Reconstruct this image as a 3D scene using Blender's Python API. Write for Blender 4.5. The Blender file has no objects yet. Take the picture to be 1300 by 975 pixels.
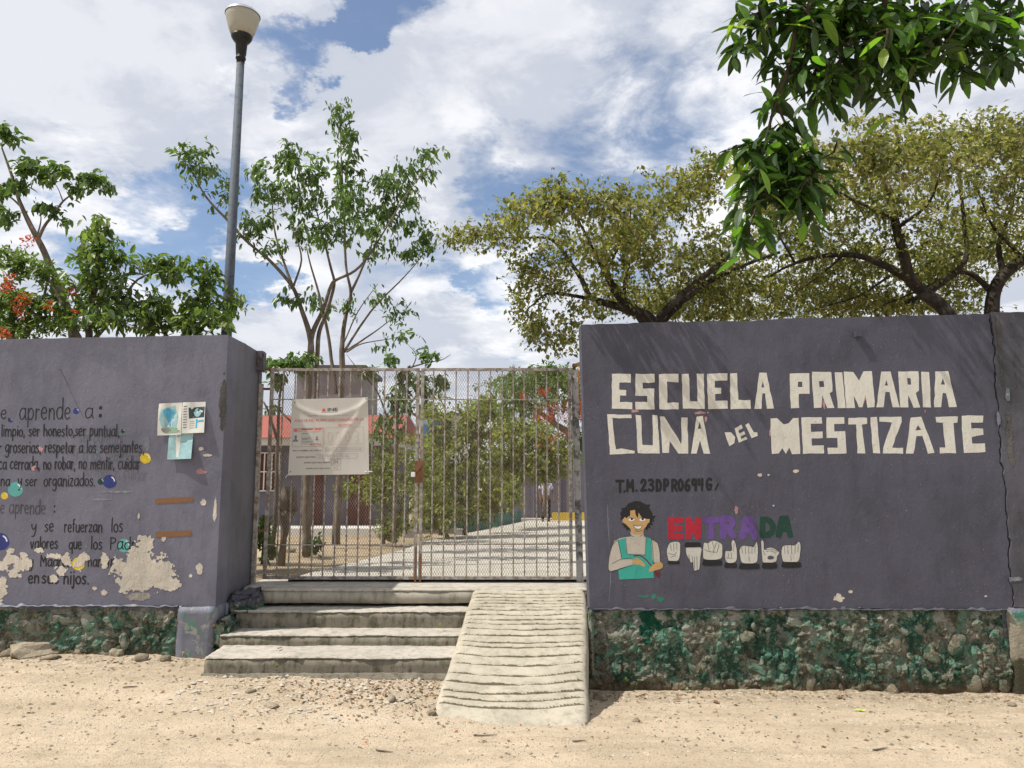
import bpy, bmesh, math, random
import numpy as np
from mathutils import Vector, noise as mn
random.seed(7); RNG = np.random.default_rng(7)
R = math.radians
sc = bpy.context.scene
COL = sc.collection

# ------------------------------------------------------------------ camera
F = 975.0; TH = math.atan(123.5/975); CZ = 1.6; YAW = math.atan(4/975)
cam = bpy.data.objects.new('camera', bpy.data.cameras.new('camera')); COL.objects.link(cam)
cam.location = (0, 0, CZ); cam.rotation_euler = (R(90)+TH, 0, YAW)
cam.data.sensor_width = 36; cam.data.lens = 27; cam.data.clip_end = 3000; cam.data.clip_start = .05
sc.camera = cam
sc.render.resolution_x = 1024; sc.render.resolution_y = 768

# ------------------------------------------------------------------ light
SUN = Vector((-.535, -.148, .84)).normalized()        # towards the sun
sl = bpy.data.lights.new('sun', 'SUN'); sl.energy = 5.0; sl.angle = R(.55); sl.color = (1, .95, .87)
sun = bpy.data.objects.new('sun', sl); COL.objects.link(sun)
sun.rotation_euler = SUN.to_track_quat('Z', 'Y').to_euler(); sun.location = (-5, -3, 12)
sc.view_settings.view_transform = 'Standard'; sc.view_settings.look = 'None'
sc.view_settings.exposure = 0.12; sc.view_settings.gamma = 1

# pixel of the photograph -> point of the place, used once to measure positions
def ray(u, v):
    dx = (u-650)/F; dz = -(v-487.5)/F
    y = math.cos(TH)-dz*math.sin(TH); z = math.sin(TH)+dz*math.cos(TH)
    return Vector((dx*math.cos(YAW)-y*math.sin(YAW), dx*math.sin(YAW)+y*math.cos(YAW), z))
def P(u, v, Y):
    r = ray(u, v); return Vector((0, 0, CZ))+r*(Y/r.y)

# ------------------------------------------------------------------ node helper
class NT:
    def __init__(s, tree): s.t = tree; s.n = tree.nodes; s.l = tree.links; s._p = None
    def put(s, sock, v):
        if v is None: return
        if hasattr(v, 'is_output'): s.l.new(v, sock)
        elif isinstance(v, (tuple, list)):
            sock.default_value = tuple(v)+(1,) if len(v) == 3 and sock.type == 'RGBA' else tuple(v)
        else: sock.default_value = v
    def node(s, typ, **kw):
        n = s.n.new(typ)
        for k, v in kw.items(): setattr(n, k, v)
        return n
    def pos(s):
        if not s._p: s._p = s.node('ShaderNodeNewGeometry').outputs['Position']
        return s._p
    def scl(s, v, xyz):
        n = s.node('ShaderNodeVectorMath', operation='MULTIPLY'); s.put(n.inputs[0], v); s.put(n.inputs[1], xyz); return n.outputs[0]
    def noise(s, scale, detail=4, rough=.55, vec=None, dist=0):
        n = s.node('ShaderNodeTexNoise'); s.put(n.inputs['Vector'], vec if vec is not None else s.pos())
        n.inputs['Scale'].default_value = scale; n.inputs['Detail'].default_value = detail
        n.inputs['Roughness'].default_value = rough; n.inputs['Distortion'].default_value = dist
        return n.outputs['Fac']
    def vor(s, scale, feature='F1', vec=None, out='Distance'):
        n = s.node('ShaderNodeTexVoronoi', feature=feature); s.put(n.inputs['Vector'], vec if vec is not None else s.pos())
        n.inputs['Scale'].default_value = scale; return n.outputs[out]
    def ramp(s, fac, stops, interp='LINEAR'):
        n = s.node('ShaderNodeValToRGB'); s.put(n.inputs[0], fac); e = n.color_ramp.elements
        n.color_ramp.interpolation = interp
        while len(e) < len(stops): e.new(.5)
        for el, (p, c) in zip(e, stops):
            el.position = p; el.color = (c, c, c, 1) if isinstance(c, (int, float)) else tuple(c)+(1,)
        return n.outputs[0]
    def mix(s, f, a, b, mode='MIX'):
        n = s.node('ShaderNodeMix', data_type='RGBA', blend_type=mode); s.put(n.inputs[0], f)
        s.put(n.inputs[6], a); s.put(n.inputs[7], b); return n.outputs[2]
    def m(s, op, a, b=None, c=None, clamp=False):
        n = s.node('ShaderNodeMath', operation=op, use_clamp=clamp); s.put(n.inputs[0], a); s.put(n.inputs[1], b)
        if c is not None: s.put(n.inputs[2], c)
        return n.outputs[0]
    def sep(s, v=None):
        n = s.node('ShaderNodeSeparateXYZ'); s.put(n.inputs[0], v if v is not None else s.pos()); return n.outputs
    def comb(s, x, y, z):
        n = s.node('ShaderNodeCombineXYZ'); s.put(n.inputs[0], x); s.put(n.inputs[1], y); s.put(n.inputs[2], z); return n.outputs[0]
    def mr(s, v, a, b, c=0, d=1, smooth=True):
        n = s.node('ShaderNodeMapRange', interpolation_type='SMOOTHSTEP' if smooth else 'LINEAR')
        s.put(n.inputs[0], v)
        for i, q in enumerate((a, b, c, d)): n.inputs[i+1].default_value = q
        return n.outputs[0]
    def bump(s, h, strength=.5, dist=.01, normal=None):
        n = s.node('ShaderNodeBump'); n.inputs['Strength'].default_value = strength; n.inputs['Distance'].default_value = dist
        s.put(n.inputs['Height'], h)
        if normal is not None: s.put(n.inputs['Normal'], normal)
        return n.outputs[0]
def new_mat(name):
    m = bpy.data.materials.new(name); m.use_nodes = True; t = NT(m.node_tree)
    b = t.n['Principled BSDF']; b.inputs['Roughness'].default_value = .8
    b.inputs['Specular IOR Level'].default_value = .3
    return m, t, b
def setc(t, b, col, rough=None, normal=None):
    t.put(b.inputs['Base Color'], col)
    if rough is not None: t.put(b.inputs['Roughness'], rough)
    if normal is not None: t.put(b.inputs['Normal'], normal)

# ------------------------------------------------------------------ sky
world = bpy.data.worlds.new('World'); sc.world = world; world.use_nodes = True
w = NT(world.node_tree); w.n.clear()
sky = w.node('ShaderNodeTexSky', sky_type='NISHITA', sun_disc=False)
sky.sun_elevation = math.asin(SUN.z); sky.sun_rotation = math.atan2(SUN.x, SUN.y)
sky.air_density = 1.0; sky.dust_density = .6; sky.ozone_density = 3.5
g = w.node('ShaderNodeTexCoord').outputs['Generated']
gx, gy, gz = w.sep(g)
zc = w.m('ADD', w.m('MAXIMUM', gz, 0.0), .22)
pv = w.comb(w.m('DIVIDE', gx, zc), w.m('DIVIDE', gy, zc), 3.7)
def cdens(vec):
    a = w.noise(1.35, 3, .5, vec, .25); b_ = w.noise(4.2, 9, .62, vec, .35)
    return w.m('ADD', w.m('MULTIPLY', a, .62), w.m('MULTIPLY', b_, .38))
def shift(v, d):
    n = w.node('ShaderNodeVectorMath', operation='ADD'); w.put(n.inputs[0], v); w.put(n.inputs[1], d); return n.outputs[0]
d0 = cdens(pv); d1 = cdens(shift(pv, (-.16, -.03, .05)))
wn = w.node('ShaderNodeTexNoise'); w.put(wn.inputs['Vector'], pv); wn.inputs['Scale'].default_value = 2.6; wn.inputs['Detail'].default_value = 8; wn.inputs['Roughness'].default_value = .65
wv = w.node('ShaderNodeVectorMath', operation='MULTIPLY_ADD'); w.put(wv.inputs[0], wn.outputs['Color']); wv.inputs[1].default_value = (.42,)*3; w.put(wv.inputs[2], g)
wv2 = w.node('ShaderNodeVectorMath', operation='NORMALIZE'); w.put(wv2.inputs[0], shift(wv.outputs[0], (-.21,)*3)); gw = wv2.outputs[0]
dens = w.m('ADD', w.m('ADD', d0, .105), w.mr(gz, .12, .42, .06, 0))
def hole(u, v, rad, amt, dens):
    d = ray(u, v).normalized()
    n = w.node('ShaderNodeVectorMath', operation='DOT_PRODUCT'); w.put(n.inputs[0], gw); w.put(n.inputs[1], tuple(d))
    return w.m('SUBTRACT', dens, w.mr(n.outputs['Value'], math.cos(math.atan(rad/F)), 1.0, 0, amt))
for h in [(380, 72, 75, .2), (440, 22, 95, .16), (850, 110, 170, .075), (930, 60, 120, .05), (640, 372, 80, .12), (90, 180, 100, .05), (225, 255, 110, .11), (290, 330, 70, .1), (620, 230, 60, .06), (60, 60, 170, -.1), (490, 120, 120, -.08), (440, 400, 150, -.08)]:
    dens = hole(*h, dens)
mask = w.mr(dens, .475, .60)
shade = w.mr(w.m('SUBTRACT', d0, d1), -.05, .06)
thick = w.mr(dens, .56, .72)
cl = w.mix(shade, (.62, .66, .75), (1.05, 1.05, 1.07))
cl = w.mix(w.m('MULTIPLY', thick, .55), cl, (.66, .69, .77))
lp = w.node('ShaderNodeBackground'); w.put(lp.inputs[0], sky.outputs[0]); lp.inputs[1].default_value = .125
bc = w.node('ShaderNodeBackground'); w.put(bc.inputs[0], cl); bc.inputs[1].default_value = .93
mx = w.node('ShaderNodeMixShader'); w.put(mx.inputs[0], w.m('ADD', w.m('MULTIPLY', mask, .84), .12)); w.l.new(lp.outputs[0], mx.inputs[1]); w.l.new(bc.outputs[0], mx.inputs[2])
wo = w.node('ShaderNodeOutputWorld'); w.l.new(mx.outputs[0], wo.inputs[0])

# ------------------------------------------------------------------ mesh helpers
def tag(o, label=None, cat=None, group=None, kind=None):
    if label: o['label'] = label
    if cat: o['category'] = cat
    if group: o['group'] = group
    if kind: o['kind'] = kind
    return o
def empty(name, loc=(0, 0, 0), **kw):
    o = bpy.data.objects.new(name, None); o.location = loc; o.empty_display_size = .2; COL.objects.link(o)
    bpy.context.view_layer.update() if False else None
    return tag(o, **kw)
def link(name, me, mat=None, parent=None, **kw):
    """vertices are given in world coordinates; a child is shifted into its thing's frame"""
    if mat is not None and not me.materials:
        for q in (mat if isinstance(mat, (list, tuple)) else [mat]): me.materials.append(q)
    o = bpy.data.objects.new(name, me); COL.objects.link(o)
    if parent is not None:
        o.parent = parent; off = Vector(parent.location)
        q = parent.parent
        while q is not None: off = off+Vector(q.location); q = q.parent
        if 'local' not in kw: o.location = -off
    kw.pop('local', None)
    return tag(o, **kw)
def mesh_from(name, V, Fs, smooth=False, midx=None):
    me = bpy.data.meshes.new(name); me.from_pydata([tuple(v) for v in V], [], Fs); 
    if smooth: me.polygons.foreach_set('use_smooth', [True]*len(me.polygons))
    if midx is not None: me.polygons.foreach_set('material_index', midx)
    me.update(); return me
def mesh_np(name, V, Q, smooth=False):
    """V (n,3) floats, Q (m,k) ints -> mesh, fast"""
    me = bpy.data.meshes.new(name); n, k = Q.shape
    me.vertices.add(len(V)); me.vertices.foreach_set('co', np.asarray(V, dtype=np.float32).ravel())
    me.loops.add(n*k); me.loops.foreach_set('vertex_index', Q.astype(np.int32).ravel())
    me.polygons.add(n); me.polygons.foreach_set('loop_start', np.arange(0, n*k, k, dtype=np.int32))
    me.polygons.foreach_set('loop_total', np.full(n, k, dtype=np.int32))
    if smooth: me.polygons.foreach_set('use_smooth', np.ones(n, dtype=bool))
    me.update(calc_edges=True); me.validate(); return me
class MB:
    def __init__(s): s.V = []; s.F = []
    def add(s, V, Fs):
        b = len(s.V); s.V += [tuple(v) for v in V]; s.F += [tuple(i+b for i in f) for f in Fs]; return s
    def box(s, x0, x1, y0, y1, z0, z1):
        return s.add([(x0,y0,z0),(x1,y0,z0),(x1,y1,z0),(x0,y1,z0),(x0,y0,z1),(x1,y0,z1),(x1,y1,z1),(x0,y1,z1)],
                     [(0,3,2,1),(4,5,6,7),(0,1,5,4),(1,2,6,5),(2,3,7,6),(3,0,4,7)])
    def bar(s, a, b, wx, wy=None):
        """square bar from a to b"""
        wy = wy or wx; a = Vector(a); b = Vector(b); d = (b-a).normalized()
        u = d.cross(Vector((0, 1, 0)));
        if u.length < .1: u = d.cross(Vector((1, 0, 0)))
        u.normalize(); v = d.cross(u).normalized(); u *= wx/2; v *= wy/2
        return s.add([a-u-v, a+u-v, a+u+v, a-u+v, b-u-v, b+u-v, b+u+v, b-u+v],
                     [(0,3,2,1),(4,5,6,7),(0,1,5,4),(1,2,6,5),(2,3,7,6),(3,0,4,7)])
    def tube(s, pts, rad, n=6, cap=True):
        pts = [Vector(p) for p in pts]; m = len(pts)
        if not hasattr(rad, '__len__'): rad = [rad]*m
        base = len(s.V); up = Vector((.13, .31, .94)); prev = None
        for i, p in enumerate(pts):
            d = (pts[min(i+1, m-1)]-pts[max(i-1, 0)]).normalized()
            if prev is None:
                u = d.cross(up); u = u.normalized() if u.length > .05 else d.cross(Vector((1, 0, 0))).normalized()
            else:
                u = (prev-d*prev.dot(d)).normalized()
            prev = u; v = d.cross(u)
            for k in range(n):
                a = 2*math.pi*k/n; s.V.append(tuple(p+(u*math.cos(a)+v*math.sin(a))*rad[i]))
        for i in range(m-1):
            for k in range(n):
                a = base+i*n+k; b = base+i*n+(k+1) % n; s.F.append((a, b, b+n, a+n))
        if cap:
            s.F.append(tuple(base+k for k in range(n))[::-1]); s.F.append(tuple(base+(m-1)*n+k for k in range(n)))
        return s
    def lathe(s, prof, cx, cy, n=24):
        base = len(s.V)
        for r, z in prof:
            for k in range(n):
                a = 2*math.pi*k/n; s.V.append((cx+r*math.cos(a), cy+r*math.sin(a), z))
        for i in range(len(prof)-1):
            for k in range(n):
                a = base+i*n+k; b = base+i*n+(k+1) % n; s.F.append((a, b, b+n, a+n))
        return s
    def me(s, name='m', smooth=False): return mesh_from(name, s.V, s.F, smooth)
    def obj(s, name, mat, parent=None, smooth=False, **kw): return link(name, s.me(name, smooth), mat, parent, **kw)
def bevel(me, w=.01, seg=2):
    bm = bmesh.new(); bm.from_mesh(me)
    es = [e for e in bm.edges if len(e.link_faces) == 2 and e.calc_face_angle(0) > .5]
    bmesh.ops.bevel(bm, geom=es, offset=w, segments=seg, affect='EDGES'); bm.to_mesh(me); bm.free(); return me
def rough_box(name, x0, x1, y0, y1, z0, z1, mat, parent, amp=.008, res=.05, seed=0, bev=.015, **kw):
    """a worn cast block: beveled box cut finely and pushed about"""
    bm = bmesh.new(); bmesh.ops.create_cube(bm, size=1)
    for v in bm.verts: v.co = Vector(((x0+x1)/2+v.co.x*(x1-x0), (y0+y1)/2+v.co.y*(y1-y0), (z0+z1)/2+v.co.z*(z1-z0)))
    for ax, (a, b) in enumerate(((x0, x1), (y0, y1), (z0, z1))):
        k = max(1, int((b-a)/res))
        for i in range(1, k):
            no = Vector((0, 0, 0)); no[ax] = 1; co = Vector((0, 0, 0)); co[ax] = a+(b-a)*i/k
            bmesh.ops.bisect_plane(bm, geom=bm.verts[:]+bm.edges[:]+bm.faces[:], plane_co=co, plane_no=no)
    es = [e for e in bm.edges if len(e.link_faces) == 2 and e.calc_face_angle(0) > .8]
    bmesh.ops.bevel(bm, geom=es, offset=bev, segments=2, affect='EDGES')
    for v in bm.verts:
        p = v.co+Vector((seed*3.1, 0, seed)); n = mn.noise_vector(p*2.2)*amp*.8+mn.noise_vector(p*13)*amp*.45+mn.noise_vector(p*31)*amp*.3
        v.co += n
    me = bpy.data.meshes.new(name); bm.to_mesh(me); bm.free()
    me.polygons.foreach_set('use_smooth', [True]*len(me.polygons))
    return link(name, me, mat, parent, **kw)

# wall surface relief, shared by the plaster and everything painted on it
WY = 7.0
def wd(x, z):
    p = Vector((x, 3.3, z))
    return .006*mn.noise(p*1.3)+.0018*mn.noise(p*5.5)
def onwall(x, z, off=.003):
    o = off*.3 if off < .01 else off
    return Vector((x, WY-wd(x, z)-o, z))
def slab_mesh(V, Fs):
    me = mesh_from('w', V, Fs, True); me.set_sharp_from_angle(angle=R(35)); return me
def wall_sheet(x0, x1, zb, zt, res, y0, th, fn=None):
    """closed slab, displaced front; zb/zt functions of x"""
    nx = max(2, int((x1-x0)/res)); nz = max(2, int((zt(x0)-zb(x0))/res)); V = []; Fs = []
    for j in range(nz+1):
        for i in range(nx+1):
            x = x0+(x1-x0)*i/nx; a = zb(x); b = zt(x); z = a+(b-a)*j/nz
            if fn and 0 < j < nz: xx = x+fn(z)*(0 if i not in (0, nx) else 1)
            else: xx = x
            V.append((xx, y0-wd(x, z), z))
    for j in range(nz):
        for i in range(nx):
            a = j*(nx+1)+i; Fs.append((a, a+1, a+nx+2, a+nx+1))
    B = len(V); loop = [i for i in range(nx+1)]+[j*(nx+1)+nx for j in range(1, nz+1)]+[nz*(nx+1)+i for i in range(nx-1, -1, -1)]+[j*(nx+1) for j in range(nz-1, 0, -1)]
    for k in loop: V.append((V[k][0], y0+th, V[k][2]))
    n = len(loop)
    for k in range(n): Fs.append((loop[(k+1) % n], loop[k], B+k, B+(k+1) % n))
    Fs.append(tuple(B+k for k in range(n-1, -1, -1)))
    return V, Fs
# a thin paint film whose outline is where a field f(x,z) passes zero
def field_film(x0, x1, z0, z1, res, f, off):
    nx = int((x1-x0)/res)+1; nz = int((z1-z0)/res)+1
    val = [[f(x0+i*res, z0+j*res) for i in range(nx+1)] for j in range(nz+1)]
    V = []; Fs = []; idx = {}
    def vert(key, x, z):
        if key not in idx: idx[key] = len(V); V.append(onwall(x, z, off))
        return idx[key]
    for j in range(nz):
        for i in range(nx):
            c = [(i, j), (i+1, j), (i+1, j+1), (i, j+1)]; vs = [val[b][a] for a, b in c]
            if max(vs) <= 0: continue
            poly = []
            for k in range(4):
                (a, b), (p, q) = c[k], c[(k+1) % 4]; va, vb = vs[k], vs[(k+1) % 4]
                if va > 0: poly.append(vert((a, b), x0+a*res, z0+b*res))
                if (va > 0) != (vb > 0):
                    t = va/(va-vb); k2 = tuple(sorted(((a, b), (p, q))))
                    poly.append(vert(k2, x0+(a+(p-a)*t)*res, z0+(b+(q-b)*t)*res))
            if len(poly) > 2: Fs.append(tuple(poly))
    return mesh_from('film', V, Fs)
# filled outline (with holes) on a surface; loops are lists of (a,b); mp maps (a,b) to space
def fill_shape(name, loops, mp, mat, parent, sub=.06, **kw):
    bm = bmesh.new(); es = []
    for lp_ in loops:
        vs = [bm.verts.new((a, 0, b)) for a, b in lp_]
        es += [bm.edges.new((vs[i], vs[(i+1) % len(vs)])) for i in range(len(vs))]
    bmesh.ops.triangle_fill(bm, edges=es, use_beauty=True, use_dissolve=False)
    for _ in range(5):
        le = [e for e in bm.edges if e.calc_length() > sub]
        if not le: break
        bmesh.ops.subdivide_edges(bm, edges=le, cuts=1)
    bmesh.ops.triangulate(bm, faces=bm.faces[:])
    for v in bm.verts: v.co = mp(v.co.x, v.co.z)
    bmesh.ops.recalc_face_normals(bm, faces=bm.faces[:])
    for f in bm.faces:
        if f.normal.y > 0: f.normal_flip()
    me = bpy.data.meshes.new(name); bm.to_mesh(me); bm.free()
    return link(name, me, mat, parent, **kw)
def wpx(u, v):
    p = P(u, v, WY); return (p.x, p.z)
def catmull(pts, n=4):
    if len(pts) < 3: return [Vector(p) for p in pts]
    P_ = [Vector(p) for p in pts]; P_ = [P_[0]*2-P_[1]]+P_+[P_[-1]*2-P_[-2]]; out = []
    for i in range(1, len(P_)-2):
        a, b, c, d = P_[i-1:i+3]
        for k in range(n):
            t = k/n; out.append(.5*((2*b)+(c-a)*t+(2*a-5*b+4*c-d)*t*t+(3*b-a-3*c+d)*t**3))
    out.append(P_[-2]); return out
def ribbons(strokes, width, off=.003, mp=None, wob=.12, taper=.55):
    """brush strokes: polylines in the wall plane (x,z) -> flat film strips, each a hair above the last"""
    mp = mp or onwall; V = []; Fs = []; o = off
    for st in strokes:
        p = [Vector((a, b)) for a, b in st]
        q = [p[0]]
        for k in p[1:]:
            if (k-q[-1]).length > width*.12: q.append(k)
        p = q
        if len(p) < 2: p = [p[0], p[0]+Vector((width*.3, 0))]
        d0 = (p[0]-p[1]).normalized(); d1 = (p[-1]-p[-2]).normalized()
        p = [p[0]+d0*width*.45, p[0]+d0*width*.2]+p+[p[-1]+d1*width*.2, p[-1]+d1*width*.45]; m = len(p); b = len(V)
        for i, c in enumerate(p):
            t = (p[min(i+1, m-1)]-p[max(i-1, 0)]).normalized(); nn = Vector((-t.y, t.x))
            ww = width/2*(1+wob*mn.noise(Vector((c.x*40, c.y*40, 1))))
            if i in (0, m-1): ww *= taper
            elif i in (1, m-2): ww *= .9
            for sg in (-1, 1):
                e = c+nn*ww*sg; V.append(mp(e.x, e.y, o+i*.00002))
        for i in range(m-1): Fs.append((b+2*i, b+2*i+1, b+2*i+3, b+2*i+2))
        o += .00025
    return mesh_from('strokes', V, Fs)
FONT = {
 'a': (.95, [[(.88,.8),(.6,1),(.25,.88),(.08,.45),(.25,.05),(.6,.1),(.88,.5)],[(.88,1),(.86,.3),(1,.0)]]),
 'b': (.9, [[(.12,1.7),(.1,.05)],[(.1,.5),(.4,.98),(.8,.8),(.85,.3),(.5,0),(.1,.1)]]),
 'c': (.8, [[(.85,.85),(.5,1),(.12,.7),(.1,.25),(.45,0),(.88,.15)]]),
 'd': (.95, [[(.85,.8),(.55,1),(.15,.8),(.08,.35),(.35,.0),(.75,.15),(.88,.5)],[(.9,1.75),(.88,0)]]),
 'e': (.85, [[(.12,.5),(.8,.58),(.75,.9),(.45,1),(.12,.75),(.1,.3),(.4,0),(.85,.15)]]),
 'f': (.6, [[(.85,1.55),(.55,1.6),(.4,1.3),(.4,0)],[(.1,.95),(.8,1.0)]]),
 'g': (.9, [[(.85,.85),(.5,1),(.12,.75),(.12,.3),(.5,.1),(.85,.5)],[(.87,1),(.85,-.3),(.5,-.6),(.1,-.45)]]),
 'h': (.9, [[(.12,1.7),(.1,0)],[(.1,.6),(.45,1),(.8,.8),(.85,0)]]),
 'i': (.35, [[(.5,1),(.5,0)],[(.5,1.4),(.52,1.45)]]),
 'j': (.45, [[(.6,1),(.6,-.3),(.3,-.6),(0,-.45)],[(.6,1.4),(.62,1.45)]]),
 'l': (.35, [[(.45,1.75),(.42,.2),(.6,0)]]),
 'm': (1.4, [[(.06,1),(.06,0)],[(.06,.6),(.25,1),(.45,.85),(.48,0)],[(.48,.6),(.7,1),(.9,.85),(.93,0)]]),
 'n': (.9, [[(.12,1),(.12,0)],[(.12,.6),(.45,1),(.8,.8),(.85,0)]]),
 'o': (.9, [[(.5,1),(.12,.75),(.1,.3),(.45,0),(.85,.25),(.85,.75),(.5,1)]]),
 'p': (.9, [[(.12,1),(.1,-.65)],[(.12,.6),(.45,1),(.82,.75),(.8,.25),(.45,.0),(.12,.2)]]),
 'q': (.9, [[(.88,.8),(.5,1),(.12,.7),(.12,.25),(.5,0),(.86,.4)],[(.88,1),(.88,-.65)]]),
 'r': (.65, [[(.15,1),(.15,0)],[(.15,.55),(.45,.95),(.85,.9)]]),
 's': (.75, [[(.8,.88),(.45,1),(.15,.75),(.5,.52),(.82,.28),(.5,0),(.1,.1)]]),
 't': (.6, [[(.45,1.5),(.42,.15),(.75,0)],[(.1,1),(.85,1.02)]]),
 'u': (.9, [[(.12,1),(.1,.3),(.4,0),(.75,.2),(.85,.6)],[(.86,1),(.86,0)]]),
 'v': (.8, [[(.1,1),(.45,0),(.85,1)]]),
 'y': (.85, [[(.1,1),(.2,.45),(.5,.35),(.82,.7)],[(.85,1),(.8,.1),(.5,-.55),(.2,-.6)]]),
 'z': (.8, [[(.1,1),(.85,1)],[(.85,1),(.12,.02)],[(.12,.02),(.9,.02)]]),
 'P': (.95, [[(.15,1.65),(.15,0)],[(.15,1.6),(.8,1.5),(.85,1.1),(.5,.85),(.15,.85)]]),
 'M': (1.3, [[(.08,0),(.12,1.6)],[(.12,1.6),(.5,.6)],[(.5,.6),(.86,1.6)],[(.86,1.6),(.92,0)]]),
 ',': (.4, [[(.5,.1),(.35,-.25)]]), '.': (.4, [[(.4,.0),(.48,.05)]]), ':': (.45, [[(.5,.15),(.52,.2)],[(.5,.85),(.52,.9)]]),
 ' ': (.6, []),
 # block capitals and digits on a 0..1 box
 'A1': (1, [[(.05,0),(.3,1)],[(.3,1),(.65,1)],[(.65,1),(.95,0)],[(.2,.36),(.8,.36)]]),
 'D1': (1, [[(.12,0),(.12,1)],[(.12,1),(.6,.95),(.92,.65),(.9,.3),(.6,.05),(.12,0)]]),
 'E1': (1, [[(.12,1),(.12,0)],[(.12,1),(.95,1)],[(.12,.5),(.85,.5)],[(.12,0),(.95,0)]]),
 'G1': (1, [[(.9,.9),(.55,1),(.15,.8),(.08,.35),(.35,0),(.8,.05),(.92,.42)],[(.55,.42),(.92,.42)]]),
 'M1': (1, [[(.08,0),(.12,1)],[(.12,1),(.5,.35)],[(.5,.35),(.85,1)],[(.85,1),(.92,0)]]),
 'N1': (1, [[(.1,0),(.1,1)],[(.1,1),(.88,0)],[(.88,0),(.88,1)]]),
 'P1': (1, [[(.15,1),(.15,0)],[(.15,1),(.75,.95),(.85,.7),(.6,.45),(.15,.42)]]),
 'R1': (1, [[(.15,1),(.15,0)],[(.15,1),(.75,.95),(.85,.7),(.6,.48),(.15,.45)],[(.5,.45),(.92,0)]]),
 'T1': (1, [[(0,1),(1,1)],[(.5,1),(.5,0)]]),
 '01': (1, [[(.5,1),(.12,.75),(.1,.3),(.45,0),(.85,.25),(.88,.7),(.5,1)]]),
 '21': (1, [[(.08,.75),(.3,1),(.75,.95),(.8,.65),(.1,.02)],[(.1,.02),(.95,.04)]]),
 '31': (1, [[(.1,.95),(.6,1),(.85,.78),(.4,.55)],[(.4,.55),(.85,.4),(.85,.12),(.5,0),(.08,.1)]]),
 '61': (1, [[(.8,.98),(.35,.8),(.1,.35),(.3,0),(.75,.05),(.85,.35),(.5,.5),(.15,.35)]]),
 '91': (1, [[(.85,.75),(.6,.98),(.2,.9),(.12,.6),(.5,.48),(.85,.7)],[(.87,.95),(.8,0)]]),
 '41': (1, [[(.15,1),(.12,.5)],[(.12,.5),(.9,.52)],[(.8,1),(.78,0)]]),
}
def char_strokes(ch, a0, a1, b0, b1):
    out = []
    for st in FONT[ch][1]:
        pts = [(a0+(a1-a0)*x, b0+(b1-b0)*y) for x, y in st]
        if len(pts) > 2: pts = [(p.x, p.y) for p in catmull([(x, y) for x, y in pts], 4)]
        out.append(pts)
    return out
def hand_line(text, u0, u1, vb, xh, width_px, mat, parent, jit=.05):
    adv = [FONT[c][0] for c in text]; tot = sum(adv); k = (u1-u0)/tot; u = u0; st = []
    for c, a in zip(text, adv):
        dv = random.uniform(-jit, jit)*xh; h = xh*random.uniform(.94, 1.06)
        for s in char_strokes(c, u+a*k*.06, u+a*k*.92, 0, 1):
            q = []
            for (x, y) in s: q.append(wpx(x+y*.03*xh, vb-dv-y*h))
            st.append(q)
        u += a*k
    me = ribbons(st, width_px*WY/F)
    return link('lettering', me, mat, parent)

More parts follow.
